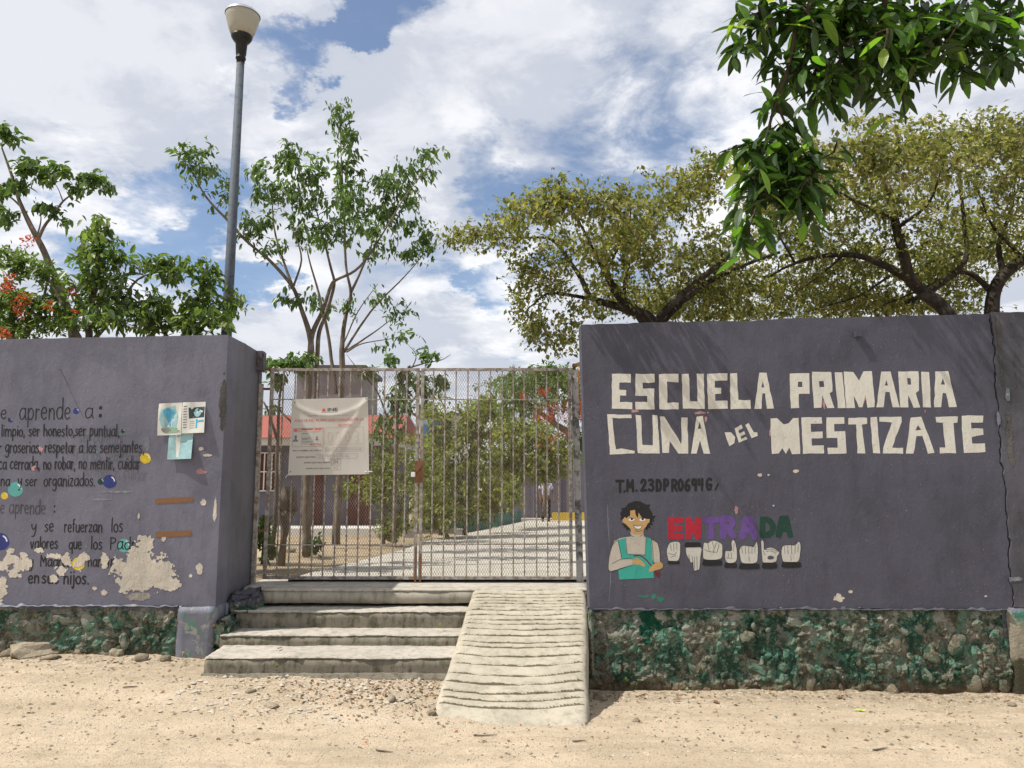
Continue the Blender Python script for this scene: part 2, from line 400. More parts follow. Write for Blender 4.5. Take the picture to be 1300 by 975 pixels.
# ------------------------------------------------------------------ materials
def plaster_bump(t, amt=1.0):
    brush = t.noise(9, 5, .6, t.scl(t.pos(), (1, 1, .45)), 1.2)
    fine = t.noise(60, 4, .6)
    lump = t.noise(22, 3, .5, dist=.8)
    h = t.m('ADD', t.m('MULTIPLY', brush, .9), t.m('ADD', t.m('MULTIPLY', fine, .25), t.m('MULTIPLY', lump, .5)))
    h = t.m('ADD', h, t.m('MULTIPLY', t.ramp(t.noise(30, 3, .6, t.scl(t.pos(), (1, 1, .3)), 2.0), [(0, 0), (.6, 0), (.66, 1), (1, 1)]), .35))
    return t.bump(h, .6*amt, .007)
def painted(name, col, var=.17, rough=.62, bump=1.0, dust=True):
    m, t, b = new_mat(name)
    n = t.noise(1.4, 5, .6); n2 = t.noise(7, 4, .6, t.scl(t.pos(), (1, 1, .5)))
    f = t.m('ADD', t.m('MULTIPLY', n, .6), t.m('MULTIPLY', n2, .4))
    c0 = tuple(c*(1-var) for c in col); c1 = tuple(min(1, c*(1+var)) for c in col)
    c = t.mix(t.mr(f, .38, .62), c0, c1)
    if dust:
        pt = t.mr(t.noise(.9, 6, .55, t.scl(t.pos(), (1, 1, 1.3)), .6), .5, .53, 0, .4); c = t.mix(pt, c, tuple(x*1.14 for x in col))
        dr = t.mr(t.noise(7, 4, .55, t.scl(t.pos(), (1, 1, .07))), .56, .68, 0, .3); c = t.mix(dr, c, tuple(x*.7 for x in col))
        # dried splashes and pale scuffs
        s = t.ramp(t.noise(38, 2, .5, t.scl(t.pos(), (1, 1, .35))), [(.0, 0), (.70, 0), (.76, .5), (1, .6)])
        c = t.mix(s, c, tuple(min(.8, x*1.35+.01) for x in col))
        sp = t.ramp(t.noise(90, 1, .4), [(0, 0), (.745, 0), (.76, .5), (1, .6)])
        c = t.mix(sp, c, (.42, .38, .38))
        zz = t.sep()[2]; lo = t.mr(t.m('ADD', zz, t.m('MULTIPLY', n2, .35)), .45, .95, .35, 0)
        c = t.mix(lo, c, tuple(x*.8+.02 for x in col))
    if not dust:
        wr = t.mr(t.noise(34, 6, .75), .62, .68, 0, .75); c = t.mix(wr, c, (.10, .098, .115))
        c = t.mix(t.mr(t.noise(11, 3, .6, t.scl(t.pos(), (1, 1, .25))), .5, .7, 0, .3), c, tuple(x*.72 for x in col))
    if name == 'lavender_base_paint':
        zz = t.m('ADD', t.sep()[2], t.m('MULTIPLY', t.noise(9, 5, .7), .3))
        c = t.mix(t.mr(zz, .16, .24, 1, 0), c, (.2, .14, .09)); c = t.mix(t.mr(t.noise(7, 5, .7), .55, .6, 0, .7), c, (.07, .19, .13))
        c = t.mix(t.mr(t.noise(13, 5, .7), .56, .62, 0, .7), c, (.30, .29, .25))
    setc(t, b, c, rough, plaster_bump(t, bump)); b.inputs['Specular IOR Level'].default_value = .35
    return m
M = {}
M['wall_l'] = painted('grey_violet_paint', (.133, .131, .170))
M['wall_r'] = painted('dark_grey_violet_paint', (.071, .070, .095))
M['wall_r2'] = painted('weathered_grey_paint', (.072, .071, .085), .3)
M['wing'] = painted('grey_paint_return', (.12, .118, .138))
M['plinth'] = painted('lavender_base_paint', (.17, .175, .215), .3)
M['letter'] = painted('white_letter_paint', (.60, .585, .52), .05, .6, 1.1, False)
M['black'] = painted('black_brush_paint', (.012, .012, .013), .2, .5, .6, False)
M['faded'] = painted('faded_black_paint', (.055, .053, .06), .3, .6, .6, False)
M['hand'] = painted('white_hand_paint', (.50, .49, .44), .06, .6, .7, False)
M['cream'] = painted('bare_cream_plaster', (.52, .475, .40), .16, .85, 1.6, False)
M['red'] = painted('red_mural_paint', (.36, .012, .03), .15, .5, .8, False)
M['purple'] = painted('purple_mural_paint', (.115, .06, .23), .15, .55, .8, False)
M['dkgreen'] = painted('dark_green_mural_paint', (.008, .045, .03), .15, .55, .8, False)
M['teal'] = painted('teal_mural_paint', (.035, .32, .26), .06, .55, .7, False)
M['bub_teal'] = painted('pale_teal_paint', (.10, .36, .34), .1, .5, .5, False)
M['bub_blue'] = painted('deep_blue_paint', (.022, .035, .17), .15, .45, .5, False)
M['bub_yellow'] = painted('yellow_paint', (.62, .46, .03), .1, .5, .5, False)
M['skinp'] = painted('tan_mural_paint', (.46, .29, .12), .05, .6, .7, False)
M['sweater'] = painted('pale_sweater_paint', (.44, .40, .34), .05, .6, .7, False)
M['dkred'] = painted('dark_red_mural_paint', (.13, .015, .02), .1, .6, .5, False)
M['white'] = painted('plain_white_paint', (.7, .69, .66), .04, .6, .4, False)
M['cement'] = painted('bare_cement_scar', (.085, .08, .075), .4, .95, 3.0, False)
M['cementlt'] = painted('pale_cement', (.33, .31, .27), .25, .95, 2.2, False)
M['pink'] = painted('old_pink_paint', (.40, .22, .22), .25, .8, 1, False)
M['green_old'] = painted('old_green_paint', (.03, .17, .11), .3, .7, 1, False)

def concrete(name, col, dark, stain=.5, bump=1.0, moss=0.0, groove=False):
    m, t, b = new_mat(name)
    n = t.noise(3, 6, .65); f = t.noise(55, 4, .7); sp = t.vor(70)
    c = t.mix(t.mr(n, .35, .68), col, tuple(x*.8 for x in col))
    c = t.mix(t.mr(t.noise(16, 6, .7, t.scl(t.pos(), (1, 1, .3))), .45, .7, 0, stain), c, dark)
    c = t.mix(t.mr(f, .55, .75, 0, .35), c, tuple(x*.5 for x in col))
    if moss:
        c = t.mix(t.mr(t.noise(9, 5, .7), .5, .66, 0, moss), c, (.045, .052, .02))
    h = t.m('ADD', t.m('MULTIPLY', f, .6), t.m('MULTIPLY', t.noise(180, 2, .5), .3))
    setc(t, b, c, .9, t.bump(h, .7*bump, .006)); return m
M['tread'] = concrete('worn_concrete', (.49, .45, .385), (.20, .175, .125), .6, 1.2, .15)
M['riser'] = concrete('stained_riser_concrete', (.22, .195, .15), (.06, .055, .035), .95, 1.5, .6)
M['riser2'] = concrete('landing_edge_concrete', (.36, .33, .27), (.16, .14, .10), .7, 1.3, .2)
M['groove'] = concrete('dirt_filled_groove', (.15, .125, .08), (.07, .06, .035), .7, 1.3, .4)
M['ramp'] = concrete('ramp_concrete', (.47, .425, .335), (.25, .215, .155), .6, 1.7, .15)
M['path'] = concrete('courtyard_concrete', (.50, .465, .395), (.30, .27, .22), .6)
M['block'] = concrete('grey_block', (.36, .35, .32), (.2, .19, .17), .4)

# sandy ground
def sand(name, c1, c2, c3):
    m, t, b = new_mat(name)
    n = t.noise(1.1, 6, .6); n2 = t.noise(7, 6, .7); g_ = t.noise(75, 4, .75); v = t.vor(48); v2 = t.vor(120)
    c = t.mix(t.mr(n, .35, .65), c1, c2); c = t.mix(t.mr(n2, .48, .72, 0, .6), c, c3)
    c = t.mix(t.mr(g_, .55, .78, 0, .55), c, tuple(x*.45 for x in c1))
    c = t.mix(t.mr(g_, .2, .4, .4, 0), c, (.55, .5, .42))
    if name.startswith('sandy'):
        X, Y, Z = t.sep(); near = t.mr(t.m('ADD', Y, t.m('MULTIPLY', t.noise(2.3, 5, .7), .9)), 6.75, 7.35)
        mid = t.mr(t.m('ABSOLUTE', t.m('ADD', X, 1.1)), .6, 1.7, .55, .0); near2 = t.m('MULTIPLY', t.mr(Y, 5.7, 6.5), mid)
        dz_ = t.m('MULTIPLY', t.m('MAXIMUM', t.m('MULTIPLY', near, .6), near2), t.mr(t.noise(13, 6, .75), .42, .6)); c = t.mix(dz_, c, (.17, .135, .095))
        trk = t.noise(1.6, 5, .65, t.scl(t.pos(), (.35, 2.6, 1))); c = t.mix(t.mr(trk, .52, .62, 0, .35), c, (.36, .29, .21)); c = t.mix(t.mr(trk, .36, .46, .3, 0), c, (.62, .53, .41))
    col = t.vor(48, out='Color'); s = t.sep(col)
    peb = t.m('MULTIPLY', t.mr(v, .16, .3, 1, 0), t.mr(s[0], .62, .66))
    c = t.mix(peb, c, t.mix(s[1], (.60, .55, .47), (.27, .23, .18)))
    h = t.m('ADD', t.m('MULTIPLY', g_, .5), t.m('ADD', t.m('MULTIPLY', peb, .7), t.m('MULTIPLY', n2, .8)))
    h = t.m('ADD', h, t.m('MULTIPLY', t.mr(v2, 0, .5, 1, 0), .25))
    c = t.mix(t.mr(t.noise(26, 5, .75), .55, .7, 0, .45), c, tuple(x*.62 for x in c1)); setc(t, b, c, .95, t.bump(h, 1, .02)); b.inputs['Specular IOR Level'].default_value = .15
    return m
M['sand'] = sand('sandy_limestone_dirt', (.59, .48, .345), (.50, .405, .285), (.385, .305, .215))
M['soil'] = sand('courtyard_soil', (.46, .36, .24), (.32, .25, .16), (.15, .115, .075))

# rubble stones with leftovers of green paint; paint patches lie in world space so they run over stones and mortar
def rubble(name, dark=1.0, rnd=True):
    m, t, b = new_mat(name); x, y, z = t.sep()
    n = t.noise(12, 6, .75); fine = t.noise(48, 6, .8); big = t.noise(2.6, 4, .6); sp = t.noise(105, 3, .7)
    c = t.mix(t.mr(n, .33, .64), (.47*dark, .455*dark, .36*dark), (.17*dark, .16*dark, .11*dark))
    if rnd:
        oi = t.node('ShaderNodeObjectInfo').outputs['Random']
        c = t.mix(t.mr(oi, .55, 1, 0, .75), c, (.33, .30, .215)); c = t.mix(t.mr(oi, 0, .3, .6, 0), c, (.10, .082, .045))
    c = t.mix(t.mr(fine, .54, .66, 0, .85), c, (.035, .032, .018))
    c = t.mix(t.mr(fine, .30, .42, .8, 0), c, (.42, .40, .31))
    c = t.mix(t.mr(sp, .6, .72, 0, .8), c, (.035, .032, .02))
    c = t.mix(t.mr(t.noise(5, 5, .7), .5, .62, 0, .6), c, (.05, .052, .028))
    # two old green coats: pale mint on what stands proud, deep green below
    gm = t.noise(4.2, 6, .68); gk = t.noise(19, 5, .75)
    gg = t.m('ADD', t.m('MULTIPLY', gm, .6), t.m('MULTIPLY', gk, .4))
    c = t.mix(t.mr(gg, .495, .53, 0, .88), c, t.mix(n, (.018, .065, .04), (.045, .14, .095)))
    g2 = t.m('ADD', t.m('MULTIPLY', t.noise(6.5, 5, .65, t.scl(t.pos(), (1.4, 1, 1.2))), .55), t.m('MULTIPLY', t.noise(27, 4, .7), .45))
    c = t.mix(t.mr(g2, .52, .55, 0, .85), c, (.15, .31, .225))
    gx_ = t.m('ADD', t.m('MULTIPLY', t.m('ABSOLUTE', t.m('SUBTRACT', x, 1.16)), 5.0), t.m('MULTIPLY', t.m('ABSOLUTE', t.m('SUBTRACT', z, .36)), 4.2))
    gx_ = t.m('ADD', gx_, t.m('MULTIPLY', t.m('SUBTRACT', t.noise(16, 5, .7, t.scl(t.pos(), (1, 1, .35))), .5), 2.2)); c = t.mix(t.mr(gx_, .7, .82, .95, 0), c, (.012, .10, .06))
    wh = t.m('MULTIPLY', t.mr(t.noise(9, 4, .6), .52, .57), t.mr(z, .1, .4))
    c = t.mix(t.m('MULTIPLY', wh, .7), c, (.45, .44, .38))
    # violet drips at the top edge, brown splash-back of road dust at the foot
    top = t.m('ADD', z, t.m('MULTIPLY', t.noise(13, 3, .6), .14)); c = t.mix(t.mr(top, .52, .56, 0, .85), c, (.20, .19, .235))
    foot = t.m('SUBTRACT', t.m('ADD', z, t.m('MULTIPLY', t.noise(6, 4, .6), .2)), t.mr(x, -2.5, 1.5, .13, -.13))
    c = t.mix(t.mr(foot, .0, .13, .85, 0), c, (.22, .145, .085))
    h = t.m('ADD', n, t.m('MULTIPLY', fine, .8)); h = t.m('ADD', h, t.m('MULTIPLY', sp, .25))
    setc(t, b, c, .95, t.bump(h, 1, .03)); b.inputs['Specular IOR Level'].default_value = .12
    return m
M['rubble'] = rubble('rubble_stone'); M['mortar'] = rubble('rubble_mortar', .85, False)
def base2():
    m, t, b = new_mat('stained_cement_base'); x, y, z = t.sep(); n = t.noise(9, 6, .7)
    c = t.mix(t.mr(n, .4, .6), (.34, .31, .24), (.24, .215, .16))
    zz = t.m('ADD', z, t.m('MULTIPLY', n, .16))
    c = t.mix(t.mr(zz, .12, .17, 1, 0), c, (.055, .052, .03))
    yel = t.m('MULTIPLY', t.mr(t.m('ABSOLUTE', t.m('SUBTRACT', zz, .13)), .03, .09, 1, 0), t.mr(t.noise(3.1, 5, .7), .5, .56))
    c = t.mix(yel, c, (.38, .20, .02))
    c = t.mix(t.m('MULTIPLY', t.mr(zz, .4, .5), t.mr(t.noise(6, 4, .6), .4, .5)), c, (.06, .2, .15))
    c = t.mix(t.mr(zz, .52, .56), c, (.19, .19, .23))
    setc(t, b, c, .95, t.bump(t.m('ADD', n, t.noise(50, 4, .7)), .9, .02)); return m
M['base2'] = base2()
def rock():
    m, t, b = new_mat('limestone_rock'); n = t.noise(10, 6, .7); oi = t.node('ShaderNodeObjectInfo').outputs['Random']
    c = t.mix(oi, (.40, .34, .25), (.22, .18, .12)); c = t.mix(t.mr(n, .45, .7, 0, .7), c, (.11, .09, .05))
    c = t.mix(t.mr(t.noise(40, 5, .7), .55, .7, 0, .6), c, (.52, .47, .38))
    setc(t, b, c, .95, t.bump(t.m('ADD', n, t.noise(45, 4, .7)), 1, .02)); return m
M['rock'] = rock()

def leafmat(name, cols, trans=.35, rough=.5, spec=.35, hue=None):
    m, t, b = new_mat(name); r = t.node('ShaderNodeNewGeometry').outputs['Random Per Island']
    k = len(cols); c = t.ramp(r, [(i/(k-1), q) for i, q in enumerate(cols)])
    c = t.mix(t.mr(t.noise(2.2, 3, .5), .35, .65, 0, .35), c, tuple(x*.6 for x in cols[0]))
    c = t.mix(t.mr(t.noise(60, 2, .5), .5, .8, 0, .35), c, tuple(x*1.25 for x in cols[-1]))
    setc(t, b, c, rough); b.inputs['Specular IOR Level'].default_value = spec
    tr = t.node('ShaderNodeBsdfTranslucent'); t.put(tr.inputs[0], t.mix(1.0, c, (1.2, 1.35, .55), 'MULTIPLY'))
    mx_ = t.node('ShaderNodeMixShader'); mx_.inputs[0].default_value = trans
    t.l.new(b.outputs[0], mx_.inputs[1]); t.l.new(tr.outputs[0], mx_.inputs[2])
    t.l.new(mx_.outputs[0], t.n['Material Output'].inputs[0]); return m
M['leafA'] = leafmat('leaf_mid_green', [(.055, .10, .028), (.085, .15, .042), (.13, .21, .06), (.21, .29, .11)], .4, .38, .55)
M['leafB'] = leafmat('leaf_fresh_green', [(.055, .10, .03), (.10, .165, .04), (.16, .23, .06), (.26, .32, .10)], .42, .42, .5)
M['leafC'] = leafmat('leaf_olive_gold', [(.08, .10, .035), (.20, .21, .065), (.34, .32, .10), (.47, .42, .18), (.16, .21, .06), (.30, .24, .10), (.07, .085, .03)], .42, .45, .4)
M['leafD'] = leafmat('leaf_dark_glossy', [(.022, .05, .014), (.035, .075, .02), (.05, .10, .025), (.08, .14, .03)], .42, .32, .5)
M['leafE'] = leafmat('leaf_hedge', [(.08, .11, .025), (.18, .22, .05), (.33, .36, .10), (.45, .44, .18), (.13, .18, .045)], .45, .5, .3)
M['leafY'] = leafmat('leaf_yellow_hedge', [(.12, .13, .02), (.2, .2, .03), (.3, .27, .06), (.14, .16, .03)], .35, .5, .3)
M['flower'] = leafmat('red_petals', [(.42, .045, .025), (.55, .08, .04), (.62, .14, .07)], .35, .6, .2)
M['litter'] = leafmat('dry_leaf', [(.16, .08, .04), (.25, .14, .07), (.1, .05, .03), (.3, .2, .1)], .1, .8, .2)
def bark(name, c1, c2):
    m, t, b = new_mat(name); n = t.noise(14, 6, .7, t.scl(t.pos(), (1, 1, .3)), .5)
    c = t.mix(t.mr(n, .35, .65), c1, c2); c = t.mix(t.mr(t.noise(4, 4, .6), .55, .7, 0, .5 if name != 'dark_bark' else .2), c, (.3, .28, .24))
    setc(t, b, c, .9, t.bump(n, .8, .02)); return m
M['barkA'] = bark('brown_grey_bark', (.20, .155, .115), (.10, .075, .055))
M['barkC'] = bark('dark_bark', (.055, .042, .03), (.02, .016, .012))
M['barkD'] = bark('twig_bark', (.07, .05, .03), (.035, .025, .015))
M['splint'] = bark('split_wood', (.30, .17, .10), (.16, .08, .05))
def metal(name, col, rustc, amount=.45, rough=.6, scale=18):
    m, t, b = new_mat(name); n = t.noise(scale, 6, .7)
    c = t.mix(t.mr(n, amount, amount+.16), rustc, col); setc(t, b, c, rough, t.bump(n, .3, .003))
    b.inputs['Metallic'].default_value = .15; return m
M['gate'] = metal('weathered_gate_paint', (.36, .345, .315), (.20, .15, .115), .42)
M['mesh'] = metal('expanded_metal', (.42, .40, .36), (.28, .22, .17), .5, .55, 6)
M['rust'] = metal('rusty_iron', (.10, .06, .045), (.2, .09, .04), .5)
M['whitepost'] = metal('whitewashed_post', (.60, .585, .56), (.17, .17, .17), .385, .7, 9)
M['violetpost'] = metal('violet_painted_steel', (.10, .095, .115), (.07, .05, .045), .4, .6)
M['lamp_pole'] = metal('grey_lamp_paint', (.09, .11, .13), (.065, .07, .075), .35, .75)
M['lampblack'] = metal('black_lamp_metal', (.012, .012, .013), (.02, .02, .02), .4, .5)
def plain(name, col, rough=.7, var=.1, sc_=20):
    m, t, b = new_mat(name); c = t.mix(t.noise(sc_, 4, .6), tuple(x*(1-var) for x in col), tuple(min(1, x*(1+var)) for x in col))
    setc(t, b, c, rough); return m
m, t, b = new_mat('frosted_lamp_glass'); setc(t, b, t.mix(t.noise(14, 4, .6), (.55, .52, .44), (.44, .42, .35)), .35)
b.inputs['Subsurface Weight'].default_value = .0
tr = t.node('ShaderNodeBsdfTranslucent'); tr.inputs[0].default_value = (.6, .58, .5, 1); mx_ = t.node('ShaderNodeMixShader'); mx_.inputs[0].default_value = .35
t.l.new(b.outputs[0], mx_.inputs[1]); t.l.new(tr.outputs[0], mx_.inputs[2]); t.l.new(mx_.outputs[0], t.n['Material Output'].inputs[0]); M['glass'] = m
M['lampcap'] = plain('lamp_cap_aluminium', (.62, .63, .64), .3); M['lampcap'].node_tree.nodes['Principled BSDF'].inputs['Metallic'].default_value = .8
m, t, b = new_mat('banner_vinyl'); setc(t, b, t.mix(t.noise(5, 5, .6), (.68, .65, .60), (.58, .555, .50)), .45)
tr = t.node('ShaderNodeBsdfTranslucent'); tr.inputs[0].default_value = (.7, .66, .58, 1); mx_ = t.node('ShaderNodeMixShader'); mx_.inputs[0].default_value = .3
t.l.new(b.outputs[0], mx_.inputs[1]); t.l.new(tr.outputs[0], mx_.inputs[2]); t.l.new(mx_.outputs[0], t.n['Material Output'].inputs[0]); M['banner'] = m
M['ink'] = plain('faded_black_ink', (.10, .09, .10)); M['inkred'] = plain('faded_red_ink', (.55, .13, .13)); M['inklt'] = plain('pale_ink', (.36, .33, .29))
M['inkpink'] = plain('pale_pink_ink', (.58, .36, .32)); M['inkbrown'] = plain('washed_out_digits', (.54, .47, .38)); M['logo'] = plain('logo_red', (.62, .10, .10))
M['card'] = plain('card_print_grey', (.47, .47, .42)); M['inkgrey'] = plain('grey_ink', (.2, .2, .2))
M['paper'] = plain('weathered_paper', (.60, .60, .55), .7, .08, 30)
M['paperteal'] = plain('faded_teal_paper', (.28, .45, .47), .6, .35, 22)
M['paperblue'] = plain('poster_blue', (.08, .33, .5), .6, .3, 30); M['papergreen'] = plain('poster_green', (.22, .36, .25), .6, .6, 60)
M['paperdark'] = plain('poster_dark_picture', (.03, .05, .06), .5, .6, 60); M['papergrey'] = plain('torn_grey_paper', (.2, .2, .19), .8, .3)
M['tape'] = plain('brown_packing_tape', (.20, .10, .045), .35, .2)
M['bl_wall'] = plain('muted_violet_wall', (.135, .125, .16), .8, .15, 3); M['bl_roof'] = plain('red_roof_paint', (.30, .085, .06), .7, .25, 6)  # one even violet for the school and boundary walls
M['fascia'] = plain('white_fascia', (.62, .6, .55), .7); M['maroon'] = plain('maroon_door_paint', (.09, .025, .02), .5, .3)
M['tower'] = plain('raw_grey_render', (.22, .22, .22), .9, .25, 2); M['towercap'] = plain('dark_concrete_cap', (.10, .09, .085), .9)
M['tealwall'] = plain('dull_teal_planter_paint', (.03, .15, .125), .7, .3, 8); M['yellow'] = plain('yellow_kerb_paint', (.55, .38, .04), .7, .2)
M['palehouse'] = plain('far_white_wall', (.62, .6, .57), .8); M['bluetank'] = plain('blue_plastic', (.06, .14, .25), .5)
M['skin'] = plain('brown_skin', (.20, .10, .06), .5, .05); M['hair'] = plain('black_hair', (.012, .01, .01), .6)
M['trouser'] = plain('black_trousers', (.012, .012, .014), .8); M['shoe'] = plain('black_shoes', (.01, .01, .01), .5)
m, t, b = new_mat('pale_checked_shirt'); x, y, z = t.sep()
ck = t.m('MAXIMUM', t.m('SINE', t.m('MULTIPLY', x, 90)), t.m('SINE', t.m('MULTIPLY', z, 90))); setc(t, b, t.mix(t.mr(ck, .6, .9), (.68, .66, .72), (.36, .34, .46)), .8); M['shirt'] = m
M['whitebox'] = plain('white_plastic', (.7, .7, .68), .4); M['void'] = plain('undercut_shade_cement', (.03, .028, .022), .95, .4)  # void: black shade under the landing overhang, put into the cement colour

# ------------------------------------------------------------------ ground
def sm(a, b, x):
    t_ = max(0, min(1, (x-a)/(b-a))); return t_*t_*(3-2*t_)
def gz_street(x, y):
    wall = .075-.045*sm(-3.0, -2.2, x)-.235*sm(-.9, .9, x)-.03*sm(2, 4, x)
    k = sm(5.3, 6.8, y); base = wall*k+(-.105)*(1-k)-.03*math.exp(-((x-.05)/.7)**2-((y-5.85)/.35)**2)
    p = Vector((x, y, 0))
    return base+.016*mn.noise(p*.9)+.012*mn.noise(p*3.3)+.007*mn.noise(p*9)+.003*mn.noise(p*24)
def court(y): return .585-.0243*(max(y, 7.9)-7.9) if y < 40 else .585-.0243*32.1
def gz_court(x, y):
    p = Vector((x, y, 9)); amp = 1 if y < 60 else 0
    left = .0
    return court(y)-.012+amp*(.02*mn.noise(p*.8)+.01*mn.noise(p*3))-left
def Gc(u, v):
    """where the ray of pixel (u,v) meets the courtyard"""
    r = ray(u, v); y = 12.0
    for _ in range(60): y = y*.5+.5*((court(y)-CZ)/r.z*r.y)
    return Vector((r.x/r.y*y, y, court(y)))
def lattice(xs, ys, fn, name, mat, **kw):
    V = np.array([(x, y, fn(x, y)) for y in ys for x in xs]); nx = len(xs); ny = len(ys)
    a = (np.arange(ny-1)[:, None]*nx+np.arange(nx-1)[None, :]).ravel()
    Q = np.stack([a, a+1, a+nx+1, a+nx], 1); me = mesh_np(name, V, Q, True)
    return link(name, me, mat, None, **kw)
xs = [-90, -50, -25, -14, -10, -8, -7]+list(np.arange(-6, 7.01, .045))+[8, 9, 11, 15, 25, 50, 90]
ys = [-60, -30, -15, -8, -4, -2, 0, 1, 2, 3, 4, 4.5]+list(np.arange(4.9, 7.2, .035))+[7.3, 7.6]
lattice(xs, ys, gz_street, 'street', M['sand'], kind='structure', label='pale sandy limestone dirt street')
xs = [-400, -150, -60, -30, -20]+list(np.arange(-14, 8.01, .25))+[10, 14, 20, 40, 100, 400]
ys = [8.15]+list(np.arange(8.3, 20, .2))+list(np.arange(20, 44, 1))+[50, 70, 120, 300, 900]
lattice(xs, ys, gz_court, 'courtyard_ground', M['soil'], kind='structure', label='dappled brown soil of the school courtyard')

# concrete path inside the gate
L = [Gc(*p) for p in [(399, 729), (440, 719), (512, 700), (545, 688), (600, 677), (640, 668), (672, 661)]]
Rr = [Gc(*p) for p in [(760, 735), (770, 720), (780, 704), (785, 690), (775, 678), (765, 668), (752, 661)]]
L = [Vector((-2.3, 7.95, .59))]+L; Rr = [Vector((.75, 7.95, .59))]+Rr; V = []; Fs = []
Lc = catmull(L, 4); Rc = catmull(Rr, 4)
for a, b_ in zip(Lc, Rc):
    for k in range(9):
        q = a.lerp(b_, k/8); V.append((q.x, q.y, court(q.y)+.03))
for i in range(len(Lc)-1):
    for k in range(8):
        a = i*9+k; Fs.append((a, a+1, a+10, a+9))
n0 = len(V)
for i in range(len(Lc)): V.append((Lc[i].x, Lc[i].y, court(Lc[i].y)-.08))
for i in range(len(Lc)-1): Fs.append((i*9, (i+1)*9, n0+i+1, n0+i))
link('courtyard_path', mesh_from('path', V, Fs), M['path'], None, kind='structure', label='pale concrete path leading in from the gate')

# ------------------------------------------------------------------ left wall
def jag(seed, a1=.006, a2=.012):
    return lambda x: a2*mn.noise(Vector((x*2.1, seed, 0)))+a1*mn.noise(Vector((x*13, seed, 5)))
LX = -2.662
jt = jag(1); jb = jag(2, .022, .014)
lw = empty('painted_wall', (-4.8, 7.05, 0), label='grey violet street wall left of the gate with black handwritten text and peeling cream patches', cat='wall')
V, Fs = wall_sheet(-8.2, LX, lambda x: .50+jb(x), lambda x: 2.948+.02*(x-LX)+jt(x)*.9, .03, WY, .25)
link('wall_face', slab_mesh(V, Fs), M['wall_l'], lw)
# return towards the gate
V, Fs = wall_sheet(0, .66, lambda s: .50, lambda s: 2.948-.03*s+jt(s+3), .04, 0, .22)
def wing_map(p): return (LX-.003+.04*(p[0]/.9)-p[1]-.0, WY+.252+p[0], p[2])
V2 = [(LX+.012-(-(0))-p[1]*1.0 if False else LX+.02*p[0]-p[1]-.002, WY+.25+p[0], p[2]) for p in V]
me = mesh_from('wing', V2, Fs, True); me.set_sharp_from_angle(angle=R(35))
link('return_wall', me, M['wing'], lw)
# painted low plinth at the corner and along the return
rough_box('corner_plinth', -2.99, LX+.012, WY-.028, WY+.22, -.12, .496, M['plinth'], lw, .006, .06, 3, .012)
rough_box('return_plinth', LX-.2, LX+.02, WY+.225, WY+.93, -.1, .492, M['plinth'], lw, .008, .06, 4, .012)
# coping scar: the chipped corner
def ell(cx, cz, rx, rz): return lambda x, z: 1-math.hypot((x-cx)/rx, (z-cz)/rz)
def wcirc(u, v, ru, rv):
    x, z = wpx(u, v); return ell(x, z, ru*WY/F, rv*WY/F)
def blotch(shapes, amp=.45, fs=9, seed=0, fine=.25):
    def f(x, z):
        b_ = max(s(x, z) for s in shapes); p = Vector((x*fs, seed, z*fs))
        return b_+amp*mn.noise(p)+fine*mn.noise(p*3.7)+fine*.5*mn.noise(p*9.1)
    return f
def film(name, shapes, box, mat, parent, off=.0055, res=.008, **k):
    (x0, z1), (x1, z0) = wpx(box[0], box[1]), wpx(box[2], box[3])
    me = field_film(x0, x1, z0, z1, res, blotch(shapes, **k), off)
    if len(me.polygons): link(name, me, mat, parent)
film('chipped_corner', [wcirc(283, 512, 4.5, 34)], (270, 470, 288.5, 560), M['cement'], lw, .004, .006, amp=.5, fs=16)
peel = [wcirc(184, 690, 12, 9), wcirc(178, 706, 17, 14), wcirc(172, 724, 27, 20), wcirc(196, 728, 24, 20), wcirc(168, 740, 20, 11), wcirc(208, 742, 16, 7), wcirc(222, 742, 7, 6)]
film('peeled_patch', peel, (125, 670, 240, 770), M['cream'], lw, .0062, .006, amp=.38, fs=11, seed=2, fine=.42)
film('peeled_patch', [wcirc(107, 706, 6, 7), wcirc(101, 716, 7, 6), wcirc(85, 712, 6, 8), wcirc(76, 724, 6, 6), wcirc(68, 706, 9, 3), wcirc(133, 712, 5, 8), wcirc(70, 734, 4, 5), wcirc(50, 698, 5, 3)], (40, 690, 148, 748), M['cream'], lw, .0062, .005, amp=.75, fs=17, seed=5, fine=.5)
film('peeled_patch', [wcirc(14, 710, 12, 6), wcirc(28, 716, 11, 8), wcirc(18, 728, 8, 6), wcirc(2, 718, 7, 8), wcirc(2, 745, 6, 14), wcirc(14, 700, 4, 4), wcirc(30, 704, 5, 3)], (-12, 688, 46, 768), M['cream'], lw, .0062, .005, amp=.7, fs=16, seed=8, fine=.45)
film('peeled_patch', [wcirc(132, 752, 4, 3), wcirc(121, 747, 3, 2), wcirc(253, 722, 4, 7), wcirc(208, 684, 2.5, 4), wcirc(258, 637, 3.5, 4.5), wcirc(273, 650, 2, 16), wcirc(255, 570, 3, 2.5), wcirc(264, 578, 6, 1.5), wcirc(242, 731, 2, 2), wcirc(176, 655, 1.2, 4)], (112, 560, 282, 762), M['cream'], lw, .006, .004, amp=.45, fs=22, seed=9)
film('bare_plaster', [wcirc(177, 757, 15, 5)], (155, 748, 200, 766), M['cementlt'], lw, .0045, .005, amp=.4, fs=20, seed=4)
film('pink_patch', [wcirc(255, 599, 6, 3), wcirc(52, 570, 3, 3), wcirc(45, 594, 4, 3)], (38, 560, 268, 606), M['pink'], lw, .0066, .004, amp=.7, fs=30, seed=3)
